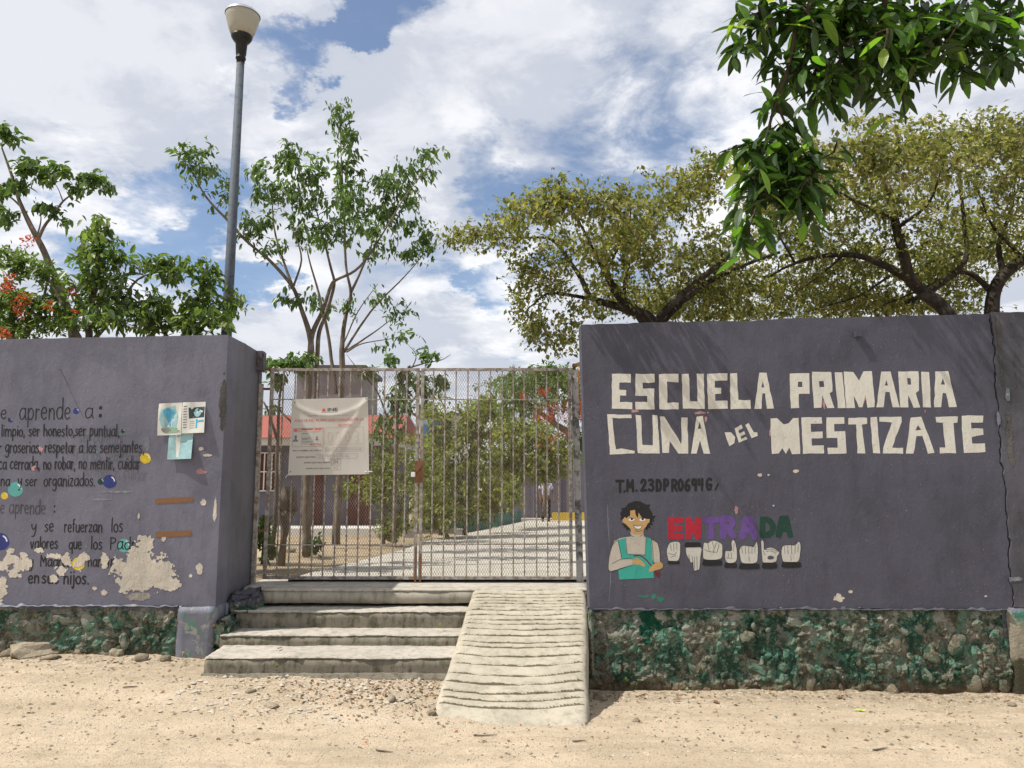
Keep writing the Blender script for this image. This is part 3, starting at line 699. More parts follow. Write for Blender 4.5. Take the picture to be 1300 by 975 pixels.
film('pale_smear', [wcirc(150, 624, 22, 1.6), wcirc(130, 634, 12, 1.2), wcirc(187, 563, 3, 8), wcirc(150, 552, 9, 1.5)], (110, 540, 245, 680), M['plinth'], lw, .0052, .006, amp=.6, fs=20, seed=7)

k = 1/3.8235
A0 = lambda x: x*k; A1 = lambda y: 400+y*k; B1 = lambda y: 640+y*k
hl = lambda t_, x0, x1, yb, xh, wpx_, org=A1, mat='black': hand_line(t_, x0*k, x1*k, org(yb), xh*k, wpx_, M[mat], lw)
hl('se,', -30, 52, 503, 44, 1.3); hl('aprende', 90, 346, 505, 56, 1.35); hl('a', 408, 458, 503, 52, 1.35); hl(':', 470, 505, 500, 56, 4.2)
hl('limpio, ser honesto,ser puntual,', 5, 585, 587, 34, 1.4)
hl('r groserias, respetar a los semejantes,', -8, 705, 668, 36, 1.4)
hl('ca cerrada, no robar, no mentir, cuidar', -8, 684, 748, 36, 1.4)
hl('ena', -22, 50, 828, 30, 1.3); hl('y', 84, 108, 828, 34, 1.3); hl('ser', 120, 182, 828, 32, 1.3); hl('organizados.', 210, 465, 830, 36, 1.35)
hl('e', 0, 24, 962, 38, 1.15, A1, 'faded'); hl('aprende', 42, 222, 964, 42, 1.15, A1, 'faded'); hl(':', 250, 278, 962, 36, 2, A1)
hl('y', 148, 180, 133, 36, 1.4, B1); hl('se', 214, 262, 133, 36, 1.4, B1); hl('refuerzan', 310, 498, 135, 36, 1.4, B1); hl('los', 538, 598, 135, 38, 1.5, B1)
hl('valores', 145, 282, 215, 34, 1.5, B1); hl('que', 332, 398, 217, 34, 1.5, B1); hl('los', 440, 498, 218, 34, 1.5, B1); hl('Padres', 530, 720, 219, 36, 1.5, B1)
hl('y', 138, 164, 302, 34, 1.5, B1); hl('Madres', 192, 345, 302, 34, 1.5, B1); hl('nan', 425, 497, 304, 34, 1.5, B1); hl('in', 520, 570, 304, 34, 1.5, B1)
hl('en', 134, 192, 383, 34, 1.9, B1); hl('sus', 200, 288, 383, 36, 1.9, B1); hl('hijos.', 306, 436, 386, 38, 1.9, B1)
def disc(u, v, r, mat, off, parent=lw, name='painted_bubble', hi=True):
    pts = [(u+r*math.cos(a)*(1+.04*math.sin(3*a)), v+r*math.sin(a)) for a in np.linspace(0, 2*math.pi, 22, endpoint=False)]
    o = fill_shape(name, [[wpx(*p) for p in pts]], lambda a, b: onwall(a, b, off), M[mat], parent)
    if hi and r > 2.2:
        arc = [wpx(u+r*.72*math.cos(a), v+r*.72*math.sin(a)) for a in np.linspace(-1.1, -.1, 5)]
        link('highlight', ribbons([arc], r*.16*WY/F, off+.0006), M['white'], o, local=1).location = (0, 0, 0)
    return o
for (x, y, r_, c_) in [(370,466,15,'bub_blue'),(52,512,10,'bub_blue'),(597,563,10,'dkgreen'),(711,639,10,'bub_teal'),(706,695,26,'bub_yellow'),(532,808,33,'bub_blue'),(489,808,16,'dkgreen'),(75,846,36,'bub_teal'),(22,877,17,'bub_yellow'),(470,663,5,'bub_teal')]:
    disc(x*k, A1(y), r_*k, c_, .0022)
for (x, y, r_, c_) in [(3,182,42,'bub_blue'),(602,201,33,'bub_teal'),(380,290,31,'bub_yellow')]: disc(x*k, B1(y), r_*k, c_, .0022)
# cast shadow of the old nail, painted as a thin dark stroke
link('nail_shadow', ribbons([[wpx(77.5, 470), wpx(88, 493), wpx(97, 512)], [wpx(97, 512), wpx(107, 531)]], .0035, .0015), M['faded'], lw)
MB().tube([onwall(*wpx(77, 469.5), 0), onwall(*wpx(77, 469.5), .03)], .003, 6).obj('nail', M['rust'], lw)

# brown tape strips and the sheets of paper on the left wall
def tape(u0, v0, u1, v1, h, label):
    pts = [(u0, v0), (u0+(u1-u0)*.5, (v0+v1)/2-.2), (u1, v1), (u1+.6, v1+h*.5), (u1-.4, v1+h), (u0+1, v0+h), (u0+1.6, v0+h*.6)]
    o = fill_shape('packing_tape', [[wpx(*p) for p in pts]], lambda a, b: onwall(a, b, .0075), M['tape'], None)
    tag(o, label, 'tape')
tape(196, 633.5, 245, 631, 6.2, 'upper strip of brown packing tape stuck on left grey wall below the papers')
tape(197, 675.5, 243, 673.5, 6.8, 'lower strip of brown packing tape stuck on left grey wall above the cream patch')
def sheet(name, q, mat, bulge, label):
    """a paper held by its top edge; q = four pixel corners tl tr br bl"""
    root = empty(name, tuple(onwall(*wpx(*q[0]), .01)), label=label, cat='poster')
    n = 10; pts = []
    def at(s, t_, off=0):
        a = Vector(wpx(*q[0])).lerp(Vector(wpx(*q[1])), s); b_ = Vector(wpx(*q[3])).lerp(Vector(wpx(*q[2])), s); c = a.lerp(b_, t_)
        return onwall(c.x, c.y, .008+bulge*(t_**1.5)*(.4+.6*s)+.004*math.sin(6*s+3*t_)+off)
    V = [at(i/n, j/n) for j in range(n+1) for i in range(n+1)]; Fs = [(j*(n+1)+i, j*(n+1)+i+1, (j+1)*(n+1)+i+1, (j+1)*(n+1)+i) for j in range(n) for i in range(n)]
    me = mesh_from('paper', V, Fs, True); o = link('sheet', me, mat, root)
    return root, at
def on_sheet(root, at, name, loops, mat, off=.0012):
    def mp(a, b): return at(a, b, off)
    bm_loops = [[(a, b) for a, b in lp_] for lp_ in loops]
    return fill_shape(name, bm_loops, mp, M[mat], root, sub=.12)
def blobpoly(cx, cy, rx, ry, n=18, j=.25):
    return [(cx+rx*math.cos(a)*(1+random.uniform(-j, j)), cy+ry*math.sin(a)*(1+random.uniform(-j, j))) for a in np.linspace(0, 2*math.pi, n, endpoint=False)]
r1, at1 = sheet('poster', [(202, 512.5), (231.5, 511), (231, 552), (200.5, 553)], M['paper'], .012, 'weathered leaflet with blue map shape, left of the two joined upper papers on left wall')
on_sheet(r1, at1, 'print', [[(.12,.2),(.7,.08),(.85,.5),(.8,.75),(.2,.8),(.06,.5)]], 'paperteal', .0008)
on_sheet(r1, at1, 'print', [[(.2,.25),(.35,.15),(.6,.2),(.72,.3),(.6,.42),(.52,.58),(.5,.72),(.4,.6),(.35,.45),(.25,.38)]], 'paperblue', .0016)
on_sheet(r1, at1, 'print', [blobpoly(.5, .85, .42, .1)], 'papergreen', .002); on_sheet(r1, at1, 'print', [blobpoly(.35, .84, .2, .07)], 'papergrey', .0026)
r2, at2 = sheet('poster', [(232, 511), (261, 510), (261, 549.5), (231.5, 550.5)], M['paper'], .03, 'leaflet with dark storm picture and blue chart, right of the two joined upper papers')
on_sheet(r2, at2, 'print', [[(.28,.18),(.97,.15),(.97,.5),(.3,.53)]], 'paperdark', .0008); on_sheet(r2, at2, 'print', [blobpoly(.66, .34, .16, .14, 14, .1)], 'paperteal', .0016)
on_sheet(r2, at2, 'print', [[(.6,.55),(.68,.55),(.68,.85),(.6,.85)]], 'paperblue', .001); on_sheet(r2, at2, 'print', [[(.62,.6),(.95,.58),(.95,.64),(.62,.66)]], 'paperblue', .0016)
for i in range(9): on_sheet(r2, at2, 'print', [[(.06,.12+i*.085),(.22,.12+i*.085),(.22,.14+i*.085),(.06,.145+i*.085)]], 'ink', .0012)
for i in range(4): on_sheet(r2, at2, 'print', [[(.32,.62+i*.07),(.55,.61+i*.07),(.55,.625+i*.07),(.32,.635+i*.07)]], 'inkgrey', .0012)
r3, at3 = sheet('poster', [(215, 550), (245.5, 549.5), (245, 582.5), (213.5, 583.5)], M['paperteal'], .035, 'faded pale teal leaflet hanging below the two joined papers on left wall')
on_sheet(r3, at3, 'print', [[(.28,.02),(.5,.02),(.45,.95),(.35,.9)]], 'paper', .0008)

# rubble base of the left wall and of the right wall
ICO = []
for s in range(14):
    bm = bmesh.new(); bmesh.ops.create_icosphere(bm, subdivisions=2, radius=1)
    for v in bm.verts:
        p = v.co*1.1+Vector((s*7.3, 0, 0)); v.co *= 1+.5*mn.noise(p)+.25*mn.noise(p*2.6)
        for ax in range(3): v.co[ax] = max(-.82, min(.82, v.co[ax]))
    me = bpy.data.meshes.new('stone'); bm.to_mesh(me); bm.free(); me.polygons.foreach_set('use_smooth', [s % 3 != 0]*len(me.polygons)); me.materials.append(M['rubble']); ICO.append(me)
def rubble_face(x0, x1, z0f, z1, y0, parent, nst, sizes, seed):
    nx = int((x1-x0)/.0135); nz = 44; V = []; Fs = []
    for j in range(nz+1):
        for i in range(nx+1):
            x = x0+(x1-x0)*i/nx; z0 = z0f(x); z = z0+(z1-z0)*j/nz; p = Vector((x, seed, z)); q = p+mn.noise_vector(p*6)*.03
            d = .045*mn.noise(p*2.6)+.03*mn.noise(p*7)+.016*mn.noise(p*21)+.009*mn.noise(p*44)
            f1 = mn.voronoi(Vector((q.x*8.5, seed, q.z*11)))[0]; f2 = mn.voronoi(Vector((q.x*21, seed, q.z*24)))[0]
            d += .075*min(.3, f1[1]-f1[0])-.01+.03*min(.3, f2[1]-f2[0])
            ed = 1 if j < nz-4 else (nz-j)/5
            V.append((x+.006*mn.noise(p*30), y0-d*ed-.012, z+.006*mn.noise(p*30+Vector((5, 0, 0)))))
    for j in range(nz):
        for i in range(nx):
            a = j*(nx+1)+i; Fs.append((a, a+1, a+nx+2, a+nx+1))
    link('mortar_bed', mesh_from('mortar', V, Fs, False), M['mortar'], parent)
    rs = random.Random(seed); placed = []
    off = Vector(parent.location)
    for q in range(nst*30):
        if len(placed) >= nst: break
        sx = rs.choice(sizes)*rs.uniform(.8, 1.25); x = rs.uniform(x0+sx*.6, x1-sx*.6); z = rs.uniform(z0f(x)+.01, z1-sx*.55)
        if any(math.hypot(x-a, (z-b)*1.25) < (sx+c)*.62 for a, b, c in placed): continue
        placed.append((x, z, sx)); o = bpy.data.objects.new('stone', rs.choice(ICO)); COL.objects.link(o); o.parent = parent
        o.location = Vector((x, y0+sx*.22-rs.uniform(.01, .035), z))-off
        o.rotation_euler = (rs.uniform(-.4, .4), rs.uniform(-3.1, 3.1), rs.uniform(-.5, .5)); o.scale = (sx*rs.uniform(.9, 1.35), sx*.42, sx*rs.uniform(.55, .8))
rubble_face(-8.2, -2.985, lambda x: -.06, .515, WY+.03, lw, 70, [.035, .05, .06, .09, .12], 11)

# ------------------------------------------------------------------ right wall
RX0, RX1 = .640, 4.40
rw = empty('painted_wall', (2.5, 7.05, 0), label='dark violet street wall right of the ramp with large white school name and painted mural', cat='wall')
crack = lambda z: .035*mn.noise(Vector((0, 2, z*3)))+.02*mn.noise(Vector((0, 5, z*12)))+.012*mn.noise(Vector((1, 5, z*31)))
jr = jag(6)
def right_edge(z): return crack(z)
V, Fs = wall_sheet(RX0, RX1, lambda x: .478+jb(x+9)*1.2, lambda x: 3.042+.027*(x-RX0)+jr(x), .03, WY, .26, None)
# follow the jagged crack on the right end, a slightly leaning end on the left
V = [(p[0]+(right_edge(p[2])*max(0, (p[0]-(RX1-.3))/.3))+(.05*(1-(p[2]-.48)/2.56)-.03)*max(0, 1-(p[0]-RX0)/.3), p[1], p[2]) for p in V]
link('wall_face', slab_mesh(V, Fs), M['wall_r'], rw)
rw2 = empty('painted_wall', (6.0, 7.05, 0), label='weathered grey wall section beyond the jagged crack at the far right edge', cat='wall')
V, Fs = wall_sheet(RX1+.009, 9.5, lambda x: .49+jb(x+4), lambda x: 3.155+jr(x+8), .035, WY-.012, .26)
V = [(p[0]+right_edge(p[2])*max(0, 1-(p[0]-RX1)/.3)+(.02*abs(mn.noise(Vector((0, 9, p[2]*9)))) if p[0] < RX1+.1 else 0), p[1], p[2]) for p in V]
link('wall_face', slab_mesh(V, Fs), M['wall_r2'], rw2)
MB().box(RX1-.09, RX1+.12, WY+.022, WY+.2, -.2, 3.1).obj('joint_filling', M['wall_r2'], rw2)
rubble_face(RX0+.0, 4.34, lambda x: -.33, .49, WY+.03, rw, 85, [.04, .06, .08, .11], 21)
V, Fs = [], []
rough_box('wall_base', 4.345, 9.5, WY-.01, WY+.2, -.34, .486, M['base2'], rw2, .02, .06, 8, .01)
rough_box('corner_quoin', RX0+.008, RX0+.05, WY-.045, WY+.2, -.1, .476, M['mortar'], rw, .01, .04, 9, .01)
# pilaster edge of smooth cement with deep green coat at the left of the right base
film('cement_scar', [wcirc(1268, 440, 2.5, 60), wcirc(1281, 560, 4, 40), wcirc(1290, 470, 3, 30)], (1256, 400, 1300, 620), M['cement'], rw2, .014, .008, amp=.6, fs=12, seed=12)
film('pale_scar', [wcirc(1278, 500, 4, 8), wcirc(1289, 528, 6, 8), wcirc(1282, 735, 12, 3), wcirc(1266, 533, 2, 8)], (1260, 485, 1300, 742), M['plinth'], rw2, .017, .006, amp=.6, fs=16, seed=13)
film('cream_chip', [wcirc(1065, 759, 5.5, 4.5), wcirc(1080, 751, 2.5, 2), wcirc(964, 603, 3, 2), wcirc(976, 603, 1.5, 1.2), wcirc(982, 642, 1.5, 1.2), wcirc(1010, 598, 4, 2), wcirc(1252, 757, 2, 1.2)], (955, 590, 1260, 768), M['cream'], rw, .004, .005, amp=.5, fs=25, seed=14)
film('pink_chip', [wcirc(935, 648, 2.2, 4), wcirc(806.5, 522, 5, 1.6), wcirc(890, 524, 8, 2), wcirc(896, 532, 1.5, 5), wcirc(978, 550, 1.5, 5), wcirc(840, 540, 1.3, 8), wcirc(1208, 500, 3, 22), wcirc(1097, 506, 2, 6), wcirc(1046, 512, 1.6, 6), wcirc(1174, 500, 2, 18)], (800, 465, 1216, 655), M['pink'], rw, .0022, .005, amp=.9, fs=32, seed=15)
film('green_scribble', [wcirc(830, 757, 3, 3), wcirc(838, 761, 4, 3), wcirc(815, 757, 8, 1.2)], (804, 750, 846, 768), M['green_old'], rw, .003, .004, amp=.5, fs=30, seed=16)
link('paint_drip', ribbons([[wpx(771, 640), wpx(772, 668), wpx(774, 690), wpx(775, 720), wpx(775, 740), wpx(773, 764)]], .0035, .002, wob=1.6), M['plinth'], rw)
MB().box(onwall(*wpx(1084, 424)).x, onwall(*wpx(1092, 424)).x, WY-.035, WY, wpx(1084, 428)[1], wpx(1084, 421)[1]).obj('wall_stub', M['wall_r'], rw)
def film_rim(xa, xb, zc_, seed, parent, mat):  # torn plaster rim where the coat ends above the rubble
    V = []; Fs = []; n = int((xb-xa)/.014)
    for i in range(n+1):
        x = xa+(xb-xa)*i/n; h = .003+.055*max(0, mn.noise(Vector((x*6, seed, 0)))+.4*mn.noise(Vector((x*19, seed, 0)))); zo = zc_+.014*mn.noise(Vector((x*3, seed, 3)))+.012*mn.noise(Vector((x*15, seed, 3)))
        for (dy, dz) in ((.0, h*.6), (-.018-.012*abs(mn.noise(Vector((x*11, seed, 1)))), h*.2), (-.026, -h*.3), (.02, -h)): V.append((x, WY+dy-.002, zo+dz))
    for i in range(n):
        for q in range(3): a = i*4+q; Fs.append((a, a+1, a+5, a+4))
    link('plaster_rim', mesh_from('rim', V, Fs), mat, parent)
film_rim(-8.2, -2.99, .505, 31, lw, M['plinth']); film_rim(RX0+.05, 4.34, .48, 37, rw, M['wall_r2'])

# ---- painted school name: outlines of the letters on the photograph (two enlargements)
kz = 290/1300
L1 = [ # letters read on enlargement 1
 [[(210,380),(318,380),(318,430),(252,430),(252,470),(292,470),(292,503),(256,503),(256,540),(324,540),(324,580),(210,578)]],
 [[(343,380),(452,380),(452,430),(386,430),(386,463),(450,463),(452,582),(343,582),(343,540),(412,540),(412,504),(343,504)]],
 [[(478,380),(590,380),(590,428),(524,424),(526,545),(590,543),(590,580),(480,582)]],
 [[(608,380),(648,380),(654,536),(698,536),(692,378),(732,378),(738,578),(614,578)]],
 [[(752,378),(866,376),(866,416),(795,420),(795,458),(832,458),(832,492),(797,494),(797,534),(866,530),(868,578),(758,580)]],
 [[(880,378),(922,376),(930,528),(998,530),(998,578),(886,580)]],
 [[(1022,578),(1048,374),(1090,374),(1132,578),(1092,578),(1080,490),(1066,490),(1060,578)],[(1061,455),(1068,422),(1078,455)]],
 [[(182,610),(322,612),(322,632),(212,630),(232,810),(262,806),(340,818),(340,834),(198,836)]],
 [[(345,612),(375,614),(385,784),(444,784),(440,614),(468,614),(482,832),(357,832)]],
 [[(484,622),(508,622),(606,780),(604,628),(640,628),(645,832),(590,832),(538,764),(536,830),(496,830)]],
 [[(660,832),(692,622),(728,618),(768,834),(732,834),(710,756),(692,834)],[(700,692),(708,652),(718,692)]],
 [[(850,712),(888,712),(912,740),(905,775),(878,790)]],
 [[(908,690),(948,670),(955,690),(930,702),(934,718),(962,706),(968,722),(942,736),(946,750),(972,738),(980,752),(932,770)]],
 [[(970,670),(988,660),(1018,712),(1036,712),(1040,730),(1005,744)]],
 [[(1110,634),(1150,632),(1188,666),(1215,660),(1240,630),(1272,630),(1282,832),(1236,836),(1218,800),(1200,836),(1180,800),(1160,832),(1120,836)]],
]
L2 = [
 [[(-35,378),(78,376),(80,492),(18,494),(20,574),(-28,576)],[(14,425),(38,425),(38,455),(14,455)]],
 [[(93,366),(205,368),(212,480),(192,490),(220,574),(180,574),(152,500),(148,574),(103,574)],[(135,420),(160,420),(162,455),(137,455)]],
 [[(223,370),(268,370),(284,574),(240,574)]],
 [[(275,366),(330,366),(362,416),(388,364),(436,364),(452,570),(408,570),(399,500),(380,570),(362,570),(332,505),(336,574),(288,574)]],
 [[(460,570),(490,366),(542,366),(592,570),(552,570),(536,482),(512,482),(500,570)],[(508,445),(518,412),(528,445)]],
 [[(585,366),(700,364),(704,475),(684,488),(710,570),(672,570),(642,500),(642,570),(596,570)],[(636,402),(656,402),(658,440),(638,440)]],
 [[(715,366),(760,366),(772,570),(726,570)]],
 [[(790,570),(795,366),(868,364),(918,568),(872,570),(858,488),(838,488),(828,570)],[(828,440),(838,405),(850,440)]],
 [[(32,628),(148,626),(150,662),(86,664),(88,710),(152,708),(154,745),(90,748),(92,788),(160,786),(162,832),(42,834)]],
 [[(174,628),(276,626),(278,664),(218,666),(220,706),(282,706),(290,832),(182,834),(182,800),(240,798),(238,745),(176,745)]],
 [[(300,630),(406,628),(406,664),(376,666),(396,832),(352,832),(344,668),(302,668)]],
 [[(425,628),(462,624),(480,832),(440,832)]],
 [[(478,624),(604,624),(604,652),(548,800),(612,800),(612,832),(494,832),(496,800),(548,656),(478,652)]],
 [[(628,832),(655,628),(716,624),(790,828),(752,832),(722,734),(688,734),(670,832)],[(682,700),(696,672),(712,700)]],
 [[(798,624),(922,620),(922,654),(898,660),(912,830),(820,832),(818,800),(852,798),(838,658),(800,654)]],
 [[(942,618),(1066,616),(1066,656),(1000,658),(1002,690),(1066,690),(1068,728),(1002,738),(1004,776),(1078,776),(1080,824),(958,830)]],
]
def wobble(lp_, amp=.0065):
    """hand-painted edge: cut the outline and let it waver"""
    out = []
    for i in range(len(lp_)):
        a = Vector(lp_[i]); b_ = Vector(lp_[(i+1) % len(lp_)]); n = max(1, int((b_-a).length/.05))
        for q in range(n):
            c = a.lerp(b_, q/n); out.append((c.x+amp*mn.noise(Vector((c.x*23, c.y*23, 1))), c.y+amp*mn.noise(Vector((c.x*23, c.y*23, 7)))))
    return out
for src, ox in ((L1, 730), (L2, 1010)):
    for loops in src:
        fill_shape('letter', [wobble([wpx(ox+x*kz, 390+y*kz) for x, y in lp_]) for lp_ in loops], lambda a, b: onwall(a, b, .0032), M['letter'], rw)
# ---- code line and ENTRADA, brush strokes on a third enlargement
k3 = 280/1300
def z3(x, y): return wpx(750+x*k3, 590+y*k3)
def brush(ch, x0, x1, yt, yb, wz, mat, name='letter', off=.003):
    st = [[z3(x, y) for x, y in s] for s in char_strokes(ch, x0, x1, yb, yt)]
    return link(name, ribbons(st, wz*k3*WY/F, off, wob=.2, taper=.75), M[mat], rw)
for c_, x0, x1, dy in [('T1',152,192,4),('M1',212,252,0),('21',296,326,-2),('31',340,372,-3),('D1',386,414,-2),('P1',430,460,-4),('R1',476,508,-2),('01',516,544,-4),('61',556,584,-4),('91',596,624,-6),('41',634,662,-6),('G1',682,712,-10)]:
    brush(c_, x0, x1, 92+dy, 155+dy, 15.5, 'black')
for (x, y) in [(198, 158), (268, 154)]: link('letter', ribbons([[z3(x, y), z3(x+2, y-2)]], .02, .003), M['black'], rw)
link('letter', ribbons([[z3(750, 115), z3(735, 148)]], .016, .003), M['black'], rw)
for c_, x0, x1, y0, y1, mt in [('E1',462,536,325,422,'red'),('N1',568,640,325,422,'red'),('T1',676,742,325,422,'purple'),('R1',768,846,318,420,'purple'),('A1',890,968,322,424,'purple'),('D1',1004,1078,322,416,'dkgreen'),('A1',1104,1178,318,414,'dkgreen')]:
    brush(c_, x0, x1, y0, y1, 34 if mt != 'purple' else 36, mt)
# ---- painted hands spelling the word
def z3fill(name, pts, mat, off=.003, sm_=True, parent=rw):
    if sm_:
        q = catmull(pts+[pts[0]], 3)[:-1]; pts = [(p.x, p.y) for p in q]
    return fill_shape(name, [[z3(x, y) for x, y in pts]], lambda a, b: onwall(a, b, off), M[mat], parent)
def z3lines(parent, lines, wz=2.2, off=.0048, mat='black'):
    return link('outline', ribbons([[z3(p.x, p.y) for p in catmull(l, 3)] for l in lines], wz*k3*WY/F, off, wob=.1), M[mat], parent)
HANDS = [
 ([(450,490),(468,458),(522,456),(527,500),(524,542),(508,568),(462,568),(450,535),(446,510)], [[(470,470),(474,505)],[(488,462),(490,508)],[(506,460),(507,500)],[(455,520),(490,530),(505,515)],[(470,545),(500,535)]]),
 ([(558,488),(648,486),(647,540),(641,612),(630,620),(608,622),(602,575),(592,580),(580,560),(562,525)], [[(610,540),(613,615)],[(625,540),(627,618)],[(596,535),(602,575)],[(578,530),(582,560)]]),
 ([(662,480),(668,458),(690,462),(702,452),(722,446),(742,450),(758,458),(774,470),(776,510),(765,555),(672,558),(660,520)], [[(690,465),(698,510)],[(715,450),(728,490),(742,458)],[(728,490),(722,520)],[(755,470),(745,515)],[(670,500),(700,512),(745,515)]]),
 ([(790,530),(796,508),(830,505),(828,462),(838,442),(852,458),(862,510),(860,560),(842,578),(808,578),(792,558)], [[(845,462),(842,510)],[(812,520),(810,548)],[(828,520),(830,545)],[(800,548),(835,552)]]),
 ([(874,505),(886,482),(904,476),(922,478),(940,480),(958,484),(968,470),(978,454),(985,490),(984,535),(972,578),(896,580),(880,545)], [[(890,485),(894,522)],[(910,480),(912,525)],[(930,482),(931,525)],[(950,486),(950,525)],[(968,480),(966,520)],[(932,540),(934,570)]]),
 ([(1002,450),(1012,444),(1020,460),(1022,500),(1040,490),(1070,488),(1098,505),(1111,520),(1098,540),(1088,572),(1020,578),(1008,540)], [[(1030,500),(1070,498),(1098,515)],[(1034,510),(1064,508),(1090,520)],[(1015,505),(1028,535)]]),
 ([(1122,505),(1130,480),(1150,474),(1170,472),(1190,474),(1208,470),(1224,452),(1236,470),(1234,520),(1218,572),(1142,576),(1124,540)], [[(1140,480),(1144,522)],[(1160,476),(1162,525)],[(1182,474),(1183,525)],[(1204,476),(1203,522)],[(1222,470),(1220,515)],[(1178,535),(1180,565)]]),
]
for pts, ln in HANDS:
    h_ = z3fill('painted_hand', pts, 'hand'); ol = z3lines(h_, ln+[pts+[pts[0]]], 2.0); ol.location = (0, 0, 0)
o = z3fill('mural_detail', [(1040,545),(1055,535),(1075,540),(1078,552),(1060,558),(1044,556)], 'wall_r', .0056)
for (a, c_, y0, y1) in [(452,524,566,586),(554,648,457,486),(660,772,560,594),(787,862,579,608),(875,993,581,615),(1009,1097,576,612),(1125,1237,572,606)]:
    z3fill('mural_cuff', [(a+6,y0),(c_-8,y0+2),(c_,(y0+y1)/2),(c_-6,y1-1),(a+8,y1),(a,(y0+y1)/2)], 'black', .0068)
# ---- painted figure
k8 = 90/675
def z8(x, y): return wpx(760+x*k8, 620+y*k8)
def z8fill(name, pts, mat, off, smooth=False):
    if smooth: pts = [(p.x, p.y) for p in catmull(pts+[pts[0]], 3)[:-1]]
    return fill_shape(name, [[z8(x, y) for x, y in pts]], lambda a, b: onwall(a, b, off), M[mat], rw)
z8fill('mural_hair', [(350,120),(400,125),(450,155),(492,152),(480,185),(505,225),(520,265),(548,260),(520,292),(530,312),(505,322),(518,348),(485,350),(495,382),(470,372),(462,402),(440,380),(300,385),(275,400),(255,388),(266,372),(232,372),(245,355),(215,345),(240,332),(230,310),(203,292),(215,275),(203,240),(222,208),(215,186),(245,185),(290,140)], 'black', .003)
z8fill('mural_face', [(300,212),(345,205),(352,250),(372,285),(380,230),(400,265),(430,290),(486,292),(482,322),(464,337),(450,365),(428,388),(425,430),(380,442),(308,425),(305,388),(262,345),(228,320),(225,300),(250,272),(266,285),(285,265),(300,262)], 'skinp', .0042)
z8fill('mural_sweater', [(300,415),(345,438),(428,428),(430,458),(455,465),(510,488),(560,520),(578,590),(586,700),(525,708),(500,640),(215,672),(190,740),(110,792),(90,770),(100,660),(120,570),(150,500),(200,475),(250,465),(298,458)], 'sweater', .0036)
z8fill('mural_apron', [(180,492),(250,470),(268,625),(442,632),(452,462),(500,480),(525,852),(195,868),(186,780),(325,725),(320,675),(218,668)], 'teal', .005)
z8fill('mural_sleeve', [(112,792),(94,770),(96,730),(130,715),(215,675),(318,670),(328,725),(240,752),(180,775)], 'sweater', .0056)
z8fill('mural_hand', [(320,676),(360,664),(395,680),(420,700),(440,730),(432,746),(410,735),(385,728),(365,725),(322,712)], 'skinp', .006, True)
link('mural_arrow', ribbons([[z8(p.x, p.y) for p in catmull([(335,642),(390,640),(440,668),(480,712),(520,760),(550,795)], 4)]], 12*k8*WY/F, .0058), M['dkred'], rw)
z8fill('mural_hand', [(478,778),(500,740),(545,706),(590,702),(610,730),(600,760),(550,777),(500,792),(482,792)], 'skinp', .0068, True)
z8fill('mural_arrow', [(530,800),(585,795),(582,842),(545,838)], 'dkred', .0062)
for ex in (312, 415):
    z8fill('mural_eye', [(ex-26,290),(ex-5,280),(ex+26,285),(ex+26,302),(ex,310),(ex-24,304)], 'white', .0050, True); z8fill('mural_pupil', [(ex-8,282),(ex+14,282),(ex+12,300),(ex-6,300)], 'black', .0057, True)
z8fill('mural_mouth', [(335,352),(372,360),(410,352),(402,375),(375,385),(348,376)], 'white', .005, True)
def z8l(l): return [z8(p.x, p.y) for p in catmull(l, 3)]
link('outline', ribbons([z8l([(332,350),(372,359),(412,350)]), z8l([(412,352),(402,377),(375,387),(347,378),(333,354)]), z8l([(345,400),(380,408),(415,398)]), z8l([(285,288),(300,278),(338,288)]), z8l([(388,288),(410,278),(440,286)]), z8l([(115,790),(92,765),(100,650),(130,545),(178,490)]), z8l([(130,715),(215,674),(318,668)]), z8l([(114,792),(240,752),(325,726)]), z8l([(505,486),(560,520),(580,600),(585,700)]), z8l([(300,425),(302,462)]), z8l([(182,492),(205,590),(218,668)]), z8l([(502,480),(515,600),(524,700)]), z8l([(255,472),(270,624)]), [z8(270,625),z8(442,632)], z8l([(450,465),(442,630)]), z8l([(300,440),(330,462)]), z8l([(425,435),(390,455)])], .0035, .0072), M['black'], rw)

# ------------------------------------------------------------------ steps and ramp
st = empty('entrance_steps', (-1.5, 7.2, 0), label='worn concrete steps with mossy risers rising to the gate beside the ramp', cat='steps')
SX = -2.63
def step(z, yf, yb, zb, xr, seed, name='step'):
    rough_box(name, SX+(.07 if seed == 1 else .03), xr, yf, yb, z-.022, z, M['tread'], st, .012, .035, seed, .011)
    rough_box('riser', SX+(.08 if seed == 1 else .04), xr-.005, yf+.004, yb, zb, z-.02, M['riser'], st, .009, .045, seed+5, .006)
step(.172, 6.52, 7.2, -.16, -.45, 1)
step(.268, 6.94, 7.6, .10, -.40, 2)
step(.425, 7.23, 7.8, .2, -.36, 3)
rough_box('landing_slab', -2.40, .70, 7.44, 7.592, .565, .588, M['tread'], st, .006, .045, 12, .008)
rough_box('landing_edge', -2.40, -.38, 7.443, 7.59, .458, .567, M['riser2'], st, .007, .045, 15, .008)
rough_box('landing_slab', -2.63, .72, 7.606, 8.2, .40, .590, M['tread'], st, .006, .07, 14, .008)
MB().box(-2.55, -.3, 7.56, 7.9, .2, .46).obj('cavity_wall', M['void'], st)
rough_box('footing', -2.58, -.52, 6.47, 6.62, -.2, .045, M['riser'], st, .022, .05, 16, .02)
rough_box('side_fill', SX-.05, SX+.24, 7.26, 7.62, .2, .585, M['mortar'], st, .07, .04, 17, .05)
rough_box('side_fill', SX-.05, SX+.12, 6.98, 7.3, .1, .40, M['mortar'], st, .06, .04, 19, .05)

